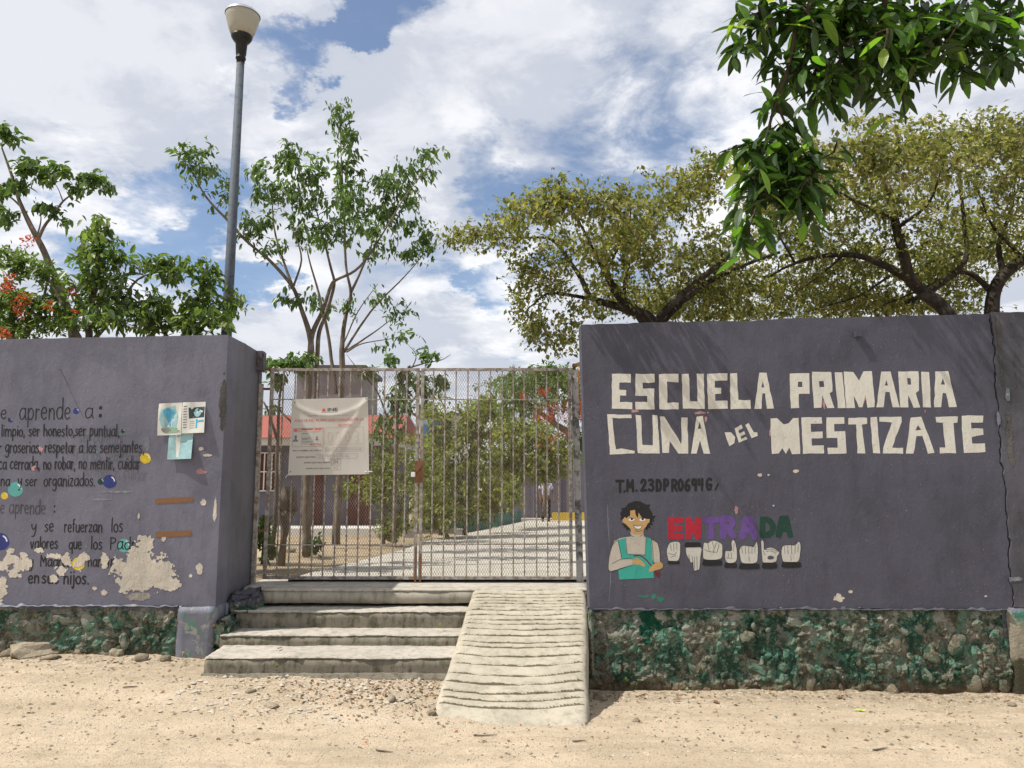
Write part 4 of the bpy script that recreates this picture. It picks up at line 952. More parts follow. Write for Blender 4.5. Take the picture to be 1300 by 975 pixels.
rp = empty('access_ramp', (.1, 6.6, 0), label='steep pale concrete ramp with rough cross grooves beside the steps', cat='ramp')
def ramp_yz(v):  # profile along the centre line of the ramp
    r = ray(650, v); y0, z0, y1, z1 = 7.46, .592, 5.86, -.077; s = (z1-z0)/(y1-y0)
    k_ = (z0-s*y0-CZ)/(r.z/r.y-s); return k_
grooves = [ramp_yz(v) for v in [748.5, 754, 758.5, 762.5, 766, 770, 774, 780.5, 786.5, 792, 799, 807, 816, 822, 833.5, 845, 858, 869, 881, 890, 899]]
NY, NX = 420, 44; V = []; Fs = []; GR = []
def edgeL(y): return -.40+(-.60+.40)*(7.46-y)/1.6+.012*mn.noise(Vector((y*4, 1, 0)))
def edgeR(y): return .66-.13*sm(0, 1, (7.46-y)/1.7)+.010*mn.noise(Vector((y*4, 7, 0)))
for j in range(NY+1):
    y = 7.46-j/NY*1.76
    for i in range(NX+1):
        s_ = i/NX; x = edgeL(y)+(edgeR(y)-edgeL(y))*s_; z = .592-.418*(7.46-y)
        yy = y-.16*(s_-.5)*sm(6.6, 5.7, y)-0.0   # the foot runs a little skew
        z = .592-.418*(7.46-yy)
        sag = .05*(4*(s_-.5)**2)*(.3+sm(7.2, 6.2, y)); d = 0
        for gi, gy in enumerate(grooves):
            q = (yy-sag+.012*mn.noise(Vector((x*3, gi*5, 0)))+.005*mn.noise(Vector((x*14, gi*5, 2))))-gy
            if abs(q) < .07:
                wgt = .8+.5*mn.noise(Vector((x*2.2, gi*3.3, 4)))
                edge = sm(0, .06, s_)*sm(1.0, .93, s_)
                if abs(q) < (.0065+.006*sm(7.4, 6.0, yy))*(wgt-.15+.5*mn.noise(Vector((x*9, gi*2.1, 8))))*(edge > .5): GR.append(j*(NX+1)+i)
                d -= .013*wgt*edge*math.exp(-(q/.008)**2); d += .003*edge*math.exp(-((q-.02)/.014)**2)
        p = Vector((x, yy, 0)); d += .005*mn.noise(p*6)+.0025*mn.noise(p*22)
        side = min(s_, 1-s_)*(edgeR(y)-edgeL(y)); d -= .03*math.exp(-side/.02)
        V.append((x, yy, z+d))
for j in range(NY):
    for i in range(NX):
        a = j*(NX+1)+i; Fs.append((a, a+NX+1, a+NX+2, a+1))
loop = [j*(NX+1) for j in range(NY+1)]; lr = [j*(NX+1)+NX for j in range(NY+1)]; fr = [NY*(NX+1)+i for i in range(NX+1)]
for lp_, fl in ((loop, 0), (lr, 1), (fr, 0)):
    b0 = len(V)
    for q in lp_: V.append((V[q][0]+(.012 if fl else -.005), V[q][1], max(-.3, V[q][2]-.10)))
    b1 = len(V)
    for q in lp_: V.append((V[q][0]+(.0 if fl else 0), V[q][1], -.36))
    for i in range(len(lp_)-1):
        f1 = (lp_[i], lp_[i+1], b0+i+1, b0+i); f2 = (b0+i, b0+i+1, b1+i+1, b1+i)
        Fs += [f1 if fl == 1 else f1[::-1], f2 if fl == 1 else f2[::-1]]
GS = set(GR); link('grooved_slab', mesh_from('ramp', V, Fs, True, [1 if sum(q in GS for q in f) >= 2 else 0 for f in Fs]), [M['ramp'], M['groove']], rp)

# ------------------------------------------------------------------ gate
GY = 7.9
def gp(u, v, y=GY): return P(u, v, y)
ZT = 2.74; ZB = .625
def leaf(x0, x1, label, white_side=False):
    root = empty('gate_leaf', (x0, GY, ZB), label=label, cat='gate')
    bw = .032
    MB().bar((x0, GY, ZB-.0), (x0, GY, ZT), bw).obj('stile', M['gate'], root)
    MB().bar((x1, GY, ZB-.0), (x1, GY, ZT), bw).obj('stile', M['gate'], root)
    MB().bar((x0-.016, GY, ZT+.012), (x1+.016, GY, ZT+.012), .028).obj('top_rail', M['gate'], root)
    MB().bar((x0+.016, GY, ZB+.012), (x1-.016, GY, ZB+.012), .028).obj('bottom_rail', M['gate'], root)
    n = 13
    for i in range(1, n):
        x = x0+(x1-x0)*i/n+random.uniform(-.004, .004); MB().bar((x, GY, ZB+.02), (x+random.uniform(-.004, .004), GY, ZT), .013).obj('bar', M['gate'], root)
    for z in (2.44, .965): MB().bar((x0, GY-.010, z), (x1, GY-.010, z+random.uniform(-.006, .006)), .011).obj('cross_rod', M['gate'], root)
    # expanded metal: zigzag strands meeting at the knuckles
    cw, ch = .0262, .047; V = []; Fs = []; nx = int((x1-x0)/cw); nz = int((ZT-ZB)/ch)
    y = GY+.018; t_ = .0017
    for i in range(nx*1+1):
        xc = x0+i*(x1-x0)/nx
        for sg in (-1, 1):
            pts = []
            for j in range(nz*2+1):
                z = ZB+j*(ZT-ZB)/(nz*2); ax = xc+sg*cw/2*(1 if j % 2 else 0)*.92
                ax = min(x1, max(x0, ax)); yy = y+.003*sg+.006*mn.noise(Vector((ax*2, 3, z*2)))
                pts.append((ax, yy, z))
            b0 = len(V)
            for (a, bq, c) in pts: V += [(a-t_, bq-.0012, c), (a+t_, bq-.0012, c), (a, bq+.002, c)]
            for j in range(len(pts)-1):
                q = b0+3*j; Fs += [(q, q+1, q+4, q+3), (q+1, q+2, q+5, q+4), (q+2, q, q+3, q+5)]
    o = link('mesh_panel', mesh_np('mesh', np.array(V), np.array(Fs)), M['mesh'], root); o['kind'] = 'stuff'
    return root
xl = gp(341, 600).x; xm = gp(529.5, 600).x; xm2 = gp(535.5, 600).x; xr_ = gp(724, 600).x
gl = leaf(xl, xm-.004, 'left leaf of the rusty mesh gate, carrying the printed banner')
gr = leaf(xm2-.004, xr_, 'right leaf of the rusty mesh gate above the ramp')
MB().bar((xm+.0, GY-.02, ZB-.035), (xm, GY-.02, ZB+.32), .014).obj('drop_bolt', M['rust'], gl)
MB().bar((xm2+.002, GY-.02, ZB-.035), (xm2+.002, GY-.02, ZB+.25), .014).obj('drop_bolt', M['rust'], gr)
for z in (2.55, 1.1): MB().tube([(xl-.1, GY, z), (xl, GY, z)], .014, 8).obj('hinge', M['rust'], gl)
for (u, v) in [(722, 735), (716, 732), (688, 733), (695, 734)]:
    a = gp(u, v, GY+.04); MB().add([(a.x-.03, a.y, a.z-.02), (a.x+.03, a.y-.01, a.z-.015), (a.x+.01, a.y, a.z+.02)], [(0, 1, 2)])
# right whitewashed post, a little out of plumb
p0 = gp(736.5, 742, 7.97); p1 = gp(729, 470, 7.97)
wp = empty('gate_post', tuple(p0), label='leaning whitewashed gate post between the right gate leaf and the dark wall', cat='post')
MB().bar(p0, p1, .068, .06).obj('post', M['whitepost'], wp)
MB().bar(p0+Vector((-.02, -.03, .03)), p0+Vector((-.02, -.03, -.05)), .03).obj('foot_pin', M['rust'], wp)
MB().bar(p1+Vector((.0, 0, .0)), p1+Vector((.0, 0, .07)), .03).bar(p1+Vector((-.01, 0, .045)), p1+Vector((.1, -.2, .06)), .03, .03).obj('hinge_bracket', M['rust'], wp)
# left violet post bolted to the return wall
a = gp(327, 600)
vp = empty('gate_post', (a.x, GY-.03, .5), label='dark violet steel gate post fixed to the wall return at the left', cat='post')
MB().box(a.x-.055, a.x-.005, GY-.06, GY+.03, .5, 2.86).obj('post', M['violetpost'], vp)
MB().box(a.x-.005, a.x+.028, GY-.05, GY+.0, .58, 2.6).obj('post_flange', M['gate'], vp)
me = bevel(MB().box(a.x-.03, a.x+.055, GY-.14, GY-.03, 2.72, 2.93).me('hinge_box'), .012); link('hinge_box', me, M['violetpost'], vp)
MB().tube([(a.x+.03, GY, 2.76), (xl+.01, GY, 2.76)], .012, 8).obj('hinge_pin', M['rust'], vp)
# padlock and chain in the middle
c = gp(531, 600, GY-.03); pl_ = empty('padlock', tuple(c), label='small white padlock hanging on a rusty chain where the gate leaves meet', cat='padlock')
q = gp(524.5, 602, GY-.035); link('lock_body', bevel(MB().box(q.x-.022, q.x+.022, q.y-.012, q.y+.012, q.z-.028, q.z+.022).me('lock'), .005), M['whitebox'], pl_)
MB().tube([(q.x-.013, q.y, q.z+.02), (q.x-.013, q.y, q.z+.045), (q.x, q.y, q.z+.056), (q.x+.013, q.y, q.z+.045), (q.x+.013, q.y, q.z+.02)], .004, 6).obj('shackle', M['rust'], pl_)
mb = MB()
for i in range(9):
    an = i*.8; cx_, cz_ = c.x+.018*math.cos(an), c.z+.04-.012*i
    mb.tube([(cx_+.012*math.cos(b_), c.y-.01*math.sin(an), cz_+.014*math.sin(b_)) for b_ in np.linspace(0, 6.28, 9)], .0032, 5, False)
mb.obj('chain', M['rust'], pl_)
MB().box(xm-.02, xm2+.02, GY-.03, GY-.018, c.z-.1, c.z+.12).obj('hasp_plate', M['rust'], pl_)

# ---- banner tied on the left leaf
bn = empty('banner', tuple(gp(418, 553, GY-.03)), label='pale printed vinyl banner tied to the left gate leaf', cat='banner')
Q4 = [gp(371, 507, GY-.035), gp(467, 504.5, GY-.035), gp(468.5, 602, GY-.035), gp(366, 603.5, GY-.035)]
def bpos(s, t_, off=0):
    p = Q4[0].lerp(Q4[1], s).lerp(Q4[3].lerp(Q4[2], s), t_)
    # folds pulled from the tied corners
    f = .012*math.exp(-((s-.15-.55*t_)/.05)**2)+.014*math.exp(-((s-(1-.62*t_))/.045)**2)*(1-t_*.5)+.010*math.sin(s*5+1)*t_+.006*mn.noise(Vector((s*3, t_*3, 1)))
    f += .012*math.exp(-((t_-.05-.18*(1-(2*s-1)**2))/.03)**2)
    p = p+Vector((0, -f-off, 0)); p.z += .012*math.sin(math.pi*s)*(t_-.5)*0
    return p
n = 44; V = [bpos(i/n, j/n) for j in range(n+1) for i in range(n+1)]; Fs = [(j*(n+1)+i, (j+1)*(n+1)+i, (j+1)*(n+1)+i+1, j*(n+1)+i+1) for j in range(n) for i in range(n)]
link('vinyl_sheet', mesh_from('banner', V, Fs, True), M['banner'], bn)
def bt(x, y): return ((x-82)/822., (y-82)/822.)  # enlargement pixel -> banner coordinates
def print_text(body, x0, x1, yt, yb, mat, name='print', bold=0.0):
    cu = bpy.data.curves.new('t', 'FONT'); cu.body = body; cu.size = 1; cu.offset = bold; cu.resolution_u = 2
    to = bpy.data.objects.new('t', cu); COL.objects.link(to); bpy.context.view_layer.update()
    me = bpy.data.meshes.new_from_object(to.evaluated_get(bpy.context.evaluated_depsgraph_get())); bpy.data.objects.remove(to)
    co = np.array([v.co for v in me.vertices]); mnx, mxx, mny, mxy = co[:, 0].min(), co[:, 0].max(), co[:, 1].min(), co[:, 1].max()
    for v in me.vertices:
        x = x0+(v.co.x-mnx)/(mxx-mnx)*(x1-x0); y = yb+(v.co.y-mny)/(mxy-mny)*(yt-yb); v.co = bpos(*bt(x, y), .0016)
    me.materials.clear(); return link(name, me, M[mat], bn)
def print_rect(x0, y0, x1, y1, mat, off=.0012, frame=None):
    if frame:
        for (a, b_, c_, d_) in ((x0,y0,x1,y0+frame),(x0,y1-frame,x1,y1),(x0,y0+frame,x0+frame,y1-frame),(x1-frame,y0+frame,x1,y1-frame)): print_rect(a, b_, c_, d_, mat, off)
        return
    nn = 8; V = [bpos(*bt(x0+(x1-x0)*i/nn, y0+(y1-y0)*j/nn), off) for j in range(nn+1) for i in range(nn+1)]
    Fs = [(j*(nn+1)+i, (j+1)*(nn+1)+i, (j+1)*(nn+1)+i+1, j*(nn+1)+i+1) for j in range(nn) for i in range(nn)]
    link('print', mesh_from('p', V, Fs), M[mat], bn)
print_text('INE', 468, 578, 186, 220, 'ink', bold=.03); print_rect(400, 228, 578, 234, 'inkgrey')
fill_shape('print', [[bt(*p) for p in ((428,184),(448,205),(444,222),(412,222),(408,205))]], lambda a, b: bpos(a, b, .0016), M['logo'], bn, sub=.2)
print_text('PROCESO', 262, 372, 264, 276, 'ink'); print_text('ELECTORAL 2024', 400, 700, 264, 276, 'inklt')
print_text('AQUI SE INSTALARA LA(S) CASILLA(S) DE LA', 120, 858, 302, 338, 'inkred', bold=.01); print_text('SECCION:', 584, 734, 362, 390, 'inkred', bold=.01)
print_rect(108, 398, 432, 600, 'inkgrey', .0012, 3); print_rect(444, 396, 856, 582, 'inkpink', .0012, 4)
print_rect(112, 402, 428, 442, 'inkpink', .001); print_rect(196, 450, 330, 580, 'card', .001)
for q, wq in ((452, 60), (505, 90), (520, 60), (545, 100)): print_rect(208, q, 208+wq, q+7, 'inkgrey', .0018)
print_rect(200, 406, 326, 416, 'ink', .0016); print_rect(338, 404, 410, 418, 'inkred', .0016); print_text('MUESTRA', 296, 410, 566, 588, 'inkred', bold=.02)
fill_shape('print', [[bt(*p) for p in blobpoly(138, 422, 16, 14, 12, .02)]], lambda a, b: bpos(a, b, .0016), M['logo'], bn, sub=.2)
for (cx_, cy_, s_) in ((140, 510, 1.0), (364, 512, .6)):
    fill_shape('print', [[bt(cx_+dx*s_, cy_+dy*s_) for dx, dy in ((-30,34),(-24,14),(-8,8),(-14,-12),(-10,-32),(0,-38),(12,-32),(15,-12),(9,8),(24,14),(30,34))]], lambda a, b: bpos(a, b, .0018), M['inkgrey'], bn, sub=.2)
print_text('0 2 0 3', 470, 800, 430, 560, 'inkbrown')
print_text('TIPO Y NUMERO DE CASILLA', 114, 416, 634, 650, 'ink', bold=.02); print_rect(424, 612, 854, 658, 'inklt', .0012, 3); print_text('BASICA  CONTIGUA', 450, 830, 622, 648, 'inklt')
print_text('DISTRITO ELECTORAL', 158, 356, 704, 720, 'ink', bold=.02); print_rect(366, 682, 784, 734, 'inklt', .0012, 3); print_text('DISTRITO LOCAL', 390, 700, 692, 720, 'inklt')
print_text('DISTRITO ELECTORAL FEDERAL', 240, 506, 764, 780, 'ink', bold=.02); print_rect(514, 740, 616, 792, 'inkgrey', .0012, 3); print_text('04', 540, 590, 750, 784, 'inkgrey')
print_text('DISTRITO ELECTORAL LOCAL', 262, 506, 828, 842, 'ink', bold=.02); print_rect(514, 808, 616, 858, 'inklt', .0012, 3); print_text('02', 536, 590, 818, 848, 'inklt')
for (s_, t_) in ((.03, .05), (.97, .02), (.02, .96), (.97, .97)):
    e = bpos(s_, t_, .004); MB().tube([e, e+Vector((.012, -.006, .01)), e+Vector((.0, .04, 0)), e+Vector((-.01, .045, -.03))], .003, 5).obj('tie', M['ink'], bn)
e = bpos(.95, .97, .005); MB().tube([e, e+Vector((.05, -.005, .003)), e+Vector((.075, 0, .002))], .005, 5).obj('tie', M['whitebox'], bn)
e = bpos(.03, .97, .005); MB().tube([e, e+Vector((-.03, -.005, -.02)), e+Vector((-.05, 0, -.05))], .0035, 5).obj('tie', M['whitebox'], bn)

# ------------------------------------------------------------------ street lamp behind the left wall
b0 = P(287.5, 424, 9.0); b1 = P(305.5, 78, 9.0); dz = (b1.x-b0.x)/(b1.z-b0.z); gzl = .55
base = Vector((b0.x-dz*(b0.z-gzl), 9, gzl))
lampo = empty('street_lamp', tuple(base), label='tall grey street lamp with bowl shaped lantern behind the left wall', cat='lamp')
MB().tube([base, base.lerp(b1, .5), b1], [.075, .06, .046], 18).obj('pole', M['lamp_pole'], lampo, True)
cx_, cy_ = b1.x, 9.0; z0 = b1.z
MB().lathe([(.0, z0-.02), (.05, z0-.02), (.05, z0+.02), (.062, z0+.03), (.062, z0+.05), (.05, z0+.06), (.062, z0+.09), (.072, z0+.24), (.10, z0+.27), (.125, z0+.31), (.13, z0+.335), (.11, z0+.34), (0, z0+.34)], cx_, cy_, 28).obj('lamp_neck', M['lampblack'], lampo, True)
MB().lathe([(.10, z0+.335), (.135, z0+.35), (.165, z0+.43), (.195, z0+.54), (.207, z0+.60), (.20, z0+.62), (.19, z0+.625)], cx_, cy_, 28).obj('lamp_bowl', M['glass'], lampo, True)
MB().lathe([(.215, z0+.612), (.213, z0+.63), (.17, z0+.67), (.11, z0+.70), (.05, z0+.72), (0, z0+.724)], cx_, cy_, 28).obj('lamp_cap', M['lampcap'], lampo, True)
MB().tube([(b0.x-.06, 8.93, 2.95), (b0.x-.075, 8.92, 3.05), (b0.x-.06, 8.93, 3.12)], .006, 5).obj('blue_tie', M['paperblue'], lampo)

# ------------------------------------------------------------------ vegetation machinery
def leaves_np(pos, d, nrm, Ln, Wd, six=True):
    """folded leaves: pos,d,nrm (n,3); length, width (n,)"""
    d = d/np.linalg.norm(d, axis=1, keepdims=True); s = np.cross(d, nrm); s /= np.linalg.norm(s, axis=1, keepdims=True)+1e-9
    u = np.cross(s, d); L_ = Ln[:, None]; W_ = Wd[:, None]*.5
    base = pos; tip = pos+d*L_-u*L_*.12
    if six:
        l1 = pos+d*L_*.3+s*W_*.9+u*W_*.35; l2 = pos+d*L_*.68+s*W_*.72+u*W_*.15-u*L_*.03
        r1 = pos+d*L_*.3-s*W_*.9+u*W_*.35; r2 = pos+d*L_*.68-s*W_*.72+u*W_*.15-u*L_*.03
        V = np.stack([base, l1, l2, tip, r2, r1], 1).reshape(-1, 3); b_ = np.arange(len(pos))[:, None]*6
        Q = np.concatenate([b_+np.array([[0, 1, 2, 3]]), b_+np.array([[0, 3, 4, 5]])], 0)
    else:
        l = pos+d*L_*.45+s*W_+u*W_*.3; r_ = pos+d*L_*.45-s*W_+u*W_*.3
        V = np.stack([base, l, tip, r_], 1).reshape(-1, 3); b_ = np.arange(len(pos))[:, None]*4
        Q = np.concatenate([b_+np.array([[0, 1, 2]]), b_+np.array([[0, 2, 3]])], 0)
    return V, Q
def unit(n, rng): v = rng.normal(size=(n, 3)); return v/np.linalg.norm(v, axis=1, keepdims=True)
def sample_blobs(blobs, rng, dens=1.0):
    out = []
    for (u, v, ru, rv, Y, rY, n) in blobs:
        n = int(n*dens)
        q = unit(n, rng)*(rng.random((n, 1))**.42)*rng.choice([.85, 1.1, 1.35], (n, 1), p=[.5, .35, .15])
        for a in q:
            p = P(u+a[0]*ru, v+a[1]*rv, Y+a[2]*rY); out.append(p)
    return np.array(out) if out else np.zeros((0, 3))
def plant(name, label, cat, limbs, blobs, bark_, leafm, leaf_n=9, ll=.1, lw_=.04, droop=.5, spread=.12, seed=1, twig=.004, group=None, six=True, flowers=None, tdens=1.0, upb=0.0, bl_reach=1.6, tsides=4, bare=None, thin=1.0):
    """limbs: polylines of (u,v,Y,r). Clusters sampled in blobs are joined to the nearest wood, so the crown branches itself."""
    rng = np.random.default_rng(seed); rnd = random.Random(seed)
    mb = MB(); nodes = []; nrad = []; root0 = None
    for li in limbs:
        pts = [(Vector(a[:3]) if len(a) == 5 else P(a[0], a[1], a[2])) for a in li]; rs_ = [a[3]*thin for a in li]
        if root0 is None: root0 = pts[0]
        cp = catmull(pts, 5); rr = [rs_[min(int(i/5), len(rs_)-1)]+(rs_[min(int(i/5)+1, len(rs_)-1)]-rs_[min(int(i/5), len(rs_)-1)])*((i % 5)/5) for i in range(len(cp))]
        cp = [p+Vector(mn.noise_vector(p*2.3))*min(.03, .8*r_) for p, r_ in zip(cp, rr)]
        mb.tube(cp, rr, 8); nodes += [tuple(p) for p in cp]; nrad += rr
    root = empty(name, tuple(root0), label=label, cat=cat, group=group)
    mb.obj('trunk', bark_, root, True)
    C = sample_blobs(blobs, rng, tdens)
    nb = 0
    if bare:
        Cb = sample_blobs(bare, rng); nb = len(Cb); C = np.concatenate([C, Cb])
    isb = np.zeros(len(C), bool); isb[len(C)-nb:] = nb > 0
    N = np.array(nodes); NR = list(nrad); d0 = np.array([np.min(((N-c)**2).sum(1)) for c in C]); od = np.argsort(d0); C = C[od]; isb = isb[od]
    cap = len(N)+len(C)*3+5; NN = np.zeros((cap, 3)); NN[:len(N)] = N; cnt = len(N); rad = np.zeros(cap); rad[:cnt] = NR
    tb = MB(); LP = []; LD = []
    for ib, c in zip(isb, C):
        q = ((NN[:cnt]-c)**2).sum(1)+upb*np.maximum(0, NN[:cnt, 2]-c[2])**2; i = int(np.argmin(q)); a = Vector(NN[i]); b_ = Vector(c); ln = (b_-a).length
        if ln < .02: continue
        mid = a.lerp(b_, .5)+Vector((rnd.uniform(-1, 1), rnd.uniform(-1, 1), rnd.uniform(-.2, 1)))*ln*.13
        r0 = min(rad[i]*.75, twig*(1.5 if ib else 1)*(1+ln*2.2)); pts = [a, mid, b_]
        tb.tube(pts, [r0, r0*.8, max(r0*.5, .0018)], tsides, False)
        for w_, p in ((.8, mid), (.55, b_)):
            NN[cnt] = p; rad[cnt] = max(r0*w_, .002); cnt += 1
        if ib: continue
        LP.append(c); LD.append((b_-mid).normalized())
    if tb.V: tb.obj('branches', bark_, root, kind='stuff')
    LP = np.array(LP); LD = np.array(LD); m_ = len(LP)
    idx = np.repeat(np.arange(m_), leaf_n); k_ = len(idx)
    pos = LP[idx]+LD[idx]*spread*rng.uniform(-1.7, .25, (k_, 1))+unit(k_, rng)*spread*.38*rng.random((k_, 1))
    d = unit(k_, rng)*.75+LD[idx]*.5+np.array([0, 0, -droop]); nr = unit(k_, rng)*.6+np.array([0, 0, 1.])
    sz = rng.uniform(.5, 1.25, k_)*np.repeat(rng.uniform(.7, 1.25, m_), leaf_n)
    V, Q = leaves_np(pos, d, nr, ll*sz, lw_*sz, six)
    link('crown', mesh_np('leaves', V, Q), leafm, root)
    if flowers:
        Cf = sample_blobs(flowers, rng); idx = np.repeat(np.arange(len(Cf)), 9); k_ = len(idx)
        V, Q = leaves_np(Cf[idx]+unit(k_, rng)*.05, unit(k_, rng)+np.array([0, 0, .4]), unit(k_, rng), rng.uniform(.025, .05, k_), rng.uniform(.015, .03, k_), False)
        link('flowers', mesh_np('fl', V, Q), M['flower'], root, kind='stuff')
    return root

#==VEG==
# the slender tree with two stems behind the gate: two separate trees
YA = 11.6
plant('tree', 'slender forked tree behind the gate, nearer trunk behind the banner, crown spreading left', 'tree',
 [[(388,706,YA,.085),(390,600,YA,.072),(391,500,YA,.062),(393.5,432,YA,.055),(381,388,YA-.1,.04),(370,362,YA-.2,.034),(344,332,YA-.3,.03),(322,314,YA-.3,.025),(297,288,YA-.4,.028),(262,250,YA-.5,.018),(243,215,YA-.5,.01)],
  [(392,470,YA,.055),(394,430,YA,.05),(408,396,YA,.038),(420,364,YA,.032),(428,355,YA,.028),(457,338,YA+.1,.024),(485,298,YA+.2,.018),(515,248,YA+.3,.012),(550,205,YA+.3,.007)],
  [(402,600,YA+.1,.05),(402,470,YA+.1,.045),(404,428,YA+.1,.04),(414,398,YA+.2,.034),(424,364,YA+.2,.028),(420,340,YA+.2,.024),(410,300,YA+.2,.018),(398,255,YA+.1,.012),(375,200,YA,.006)],
  [(378,380,YA,.03),(350,300,YA+.3,.018),(345,240,YA+.4,.009)], [(372,365,YA,.022),(383,330,YA-.3,.016),(372,290,YA-.4,.009)]],
 [(248,190,26,16,YA-.5,.4,26),(262,215,22,14,YA-.5,.4,26),(285,238,22,14,YA-.4,.4,26),(320,215,24,12,YA-.3,.4,20),(365,185,16,12,YA,.4,18),(352,210,26,18,YA,.5,32),(345,245,36,22,YA,.6,46),(322,285,28,16,YA-.3,.5,36),(395,215,28,26,YA,.5,46),(385,255,40,26,YA,.6,60),(392,295,34,16,YA,.5,34),(356,377,18,6,YA-.2,.3,16),(400,380,12,7,YA-.2,.3,10),(430,290,30,22,YA,.5,34),(470,290,26,14,YA+.2,.5,30),(345,313,26,10,YA-.3,.4,14)],
 M['barkA'], M['leafA'], 10, .115, .05, .75, .2, 3, .004, tdens=.66, thin=.82)
YB2 = 13.6
plant('tree', 'tall slender tree behind the gate, farther paler trunk, the topmost crown', 'tree',
 [[(427,692,YB2,.095),(431,600,YB2,.082),(434,467,YB2,.068),(435,437,YB2,.055),(441,391,YB2,.042),(445,371,YB2,.036),(440,344,YB2,.028),(438,305,YB2,.03),(436,250,YB2,.022),(433,190,YB2,.014),(431,140,YB2,.006)],
  [(428,500,YB2,.045),(422,465,YB2,.04),(414,410,YB2,.034),(408,383,YB2,.028),(398,350,YB2,.022),(388,310,YB2,.012)],
  [(435,450,YB2,.03),(470,396,YB2,.022),(514,351,YB2,.014),(540,320,YB2,.007)], [(438,447,YB2,.025),(465,428,YB2,.018),(487,413,YB2,.012),(505,398,YB2,.006)],
  [(440,447,YB2-.5,.02),(460,436,YB2-.6,.014),(497,430,YB2-.7,.008),(512,425,YB2-.7,.004)], [(445,371,YB2,.035),(457,346,YB2,.028),(470,315,YB2,.02),(485,270,YB2,.013),(505,215,YB2,.006)],
  [(434,440,YB2+.3,.02),(455,395,YB2+.3,.013),(480,360,YB2+.3,.007)]],
 [(430,145,13,18,YB2,.4,26),(440,175,15,16,YB2,.5,28),(445,205,24,16,YB2,.5,32),(455,240,34,22,YB2,.7,60),(490,230,26,20,YB2,.7,42),(545,195,20,10,YB2,.4,18),(530,220,26,16,YB2,.5,28),(520,255,34,22,YB2,.6,50),(480,275,36,24,YB2,.7,60),(525,290,30,16,YB2,.5,36),(500,322,40,10,YB2,.5,34),(540,310,18,12,YB2,.4,18),(440,260,28,26,YB2,.7,44),(430,388,20,10,YB2,.4,16),(478,375,16,8,YB2,.3,12),(500,400,16,8,YB2,.3,12),(498,388,10,6,YB2,.3,6),(512,420,9,6,YB2-.7,.2,7),(485,437,9,4,YB2-.6,.2,7),(526,396,10,7,YB2,.3,6),(408,300,20,14,YB2,.5,18)],
 M['barkA'], M['leafA'], 10, .125, .054, .8, .22, 4, .0045, tdens=.66, thin=.8)
# low tree right of the second trunk, over the gate
plant('sapling', 'thin sapling with twigs arching over the top rail of the gate', 'sapling',
 [[(500,690,10.5,.03),(502,600,10.5,.026),(505,520,10.5,.02),(512,475,10.4,.014),(535,462,10.4,.01),(560,457,10.3,.006),(572,450,10.3,.003)], [(502,560,10.5,.016),(480,500,10.5,.012),(455,470,10.4,.008),(440,450,10.4,.003)], [(508,490,10.4,.012),(528,455,10.3,.007),(518,437,10.3,.003)], [(503,540,10.5,.014),(530,500,10.5,.009),(550,480,10.5,.004)]],
 [(544,450,15,10,10.3,.3,16),(500,458,14,8,10.4,.3,10),(470,470,18,10,10.4,.3,14),(520,478,22,12,10.4,.4,22),(545,495,22,18,10.5,.4,30),(510,510,26,22,10.5,.5,40),(495,545,24,24,10.6,.5,36),(560,485,12,10,10.5,.3,12)],
 M['barkA'], M['leafA'], 8, .10, .045, .5, .10, 5, .004)
plant('sapling', 'leafy sapling at the left gate post, foliage over the violet post', 'sapling',
 [[(345,712,9.6,.03),(350,640,9.6,.028),(352,560,9.6,.022),(356,500,9.6,.015),(362,465,9.6,.008)], [(352,560,9.6,.02),(342,525,9.5,.014),(335,510,9.5,.01)], [(354,520,9.6,.014),(380,545,9.6,.01)]],
 [(345,462,14,7,9.6,.3,18),(365,458,16,8,9.6,.3,18),(385,466,14,6,9.6,.3,12),(352,480,16,12,9.6,.3,12),(395,457,14,6,9.7,.3,12),(345,520,10,10,9.6,.2,5)],
 M['barkA'], M['leafA'], 9, .095, .045, .5, .1, 6, .004)

# left: leaning tree over the wall and bushes
YL = 9.4
plant('tree', 'leaning thin tree at the upper left, bare forked limb and tufted leaves', 'tree',
 [[(100,700,YL,.07),(96,450,YL,.06),(73,362,YL,.045),(60,330,YL,.04),(48,305,YL,.036),(34,278,YL,.03),(25,257,YL,.024),(14,222,YL,.018),(2,188,YL,.01)],
  [(48,305,YL,.022),(58,285,YL,.018),(68,273,YL,.015),(80,256,YL,.012),(99,243,YL,.007),(120,236,YL,.004)], [(47,300,YL,.012),(52,280,YL,.008),(50,262,YL,.005)], [(26,262,YL,.015),(12,250,YL,.01),(-8,244,YL,.006)], [(22,240,YL,.012),(30,222,YL,.008),(45,212,YL,.004)], [(80,256,YL,.008),(74,240,YL,.005),(66,228,YL,.003)]],
 [(6,163,16,8,YL,.3,18),(18,175,12,6,YL,.3,8),(38,208,22,10,YL,.3,24),(75,214,22,9,YL,.3,24),(115,226,24,9,YL,.3,30),(100,240,16,6,YL,.3,8),(136,238,10,6,YL,.2,8),(20,236,18,7,YL,.3,16),(58,262,14,7,YL,.3,14),(84,284,7,7,YL,.2,6),(8,275,14,18,YL,.3,18),(56,226,14,6,YL,.3,10),(-4,240,12,10,YL,.3,12)],
 M['barkA'], M['leafA'], 9, .105, .055, .6, .10, 7, .004)
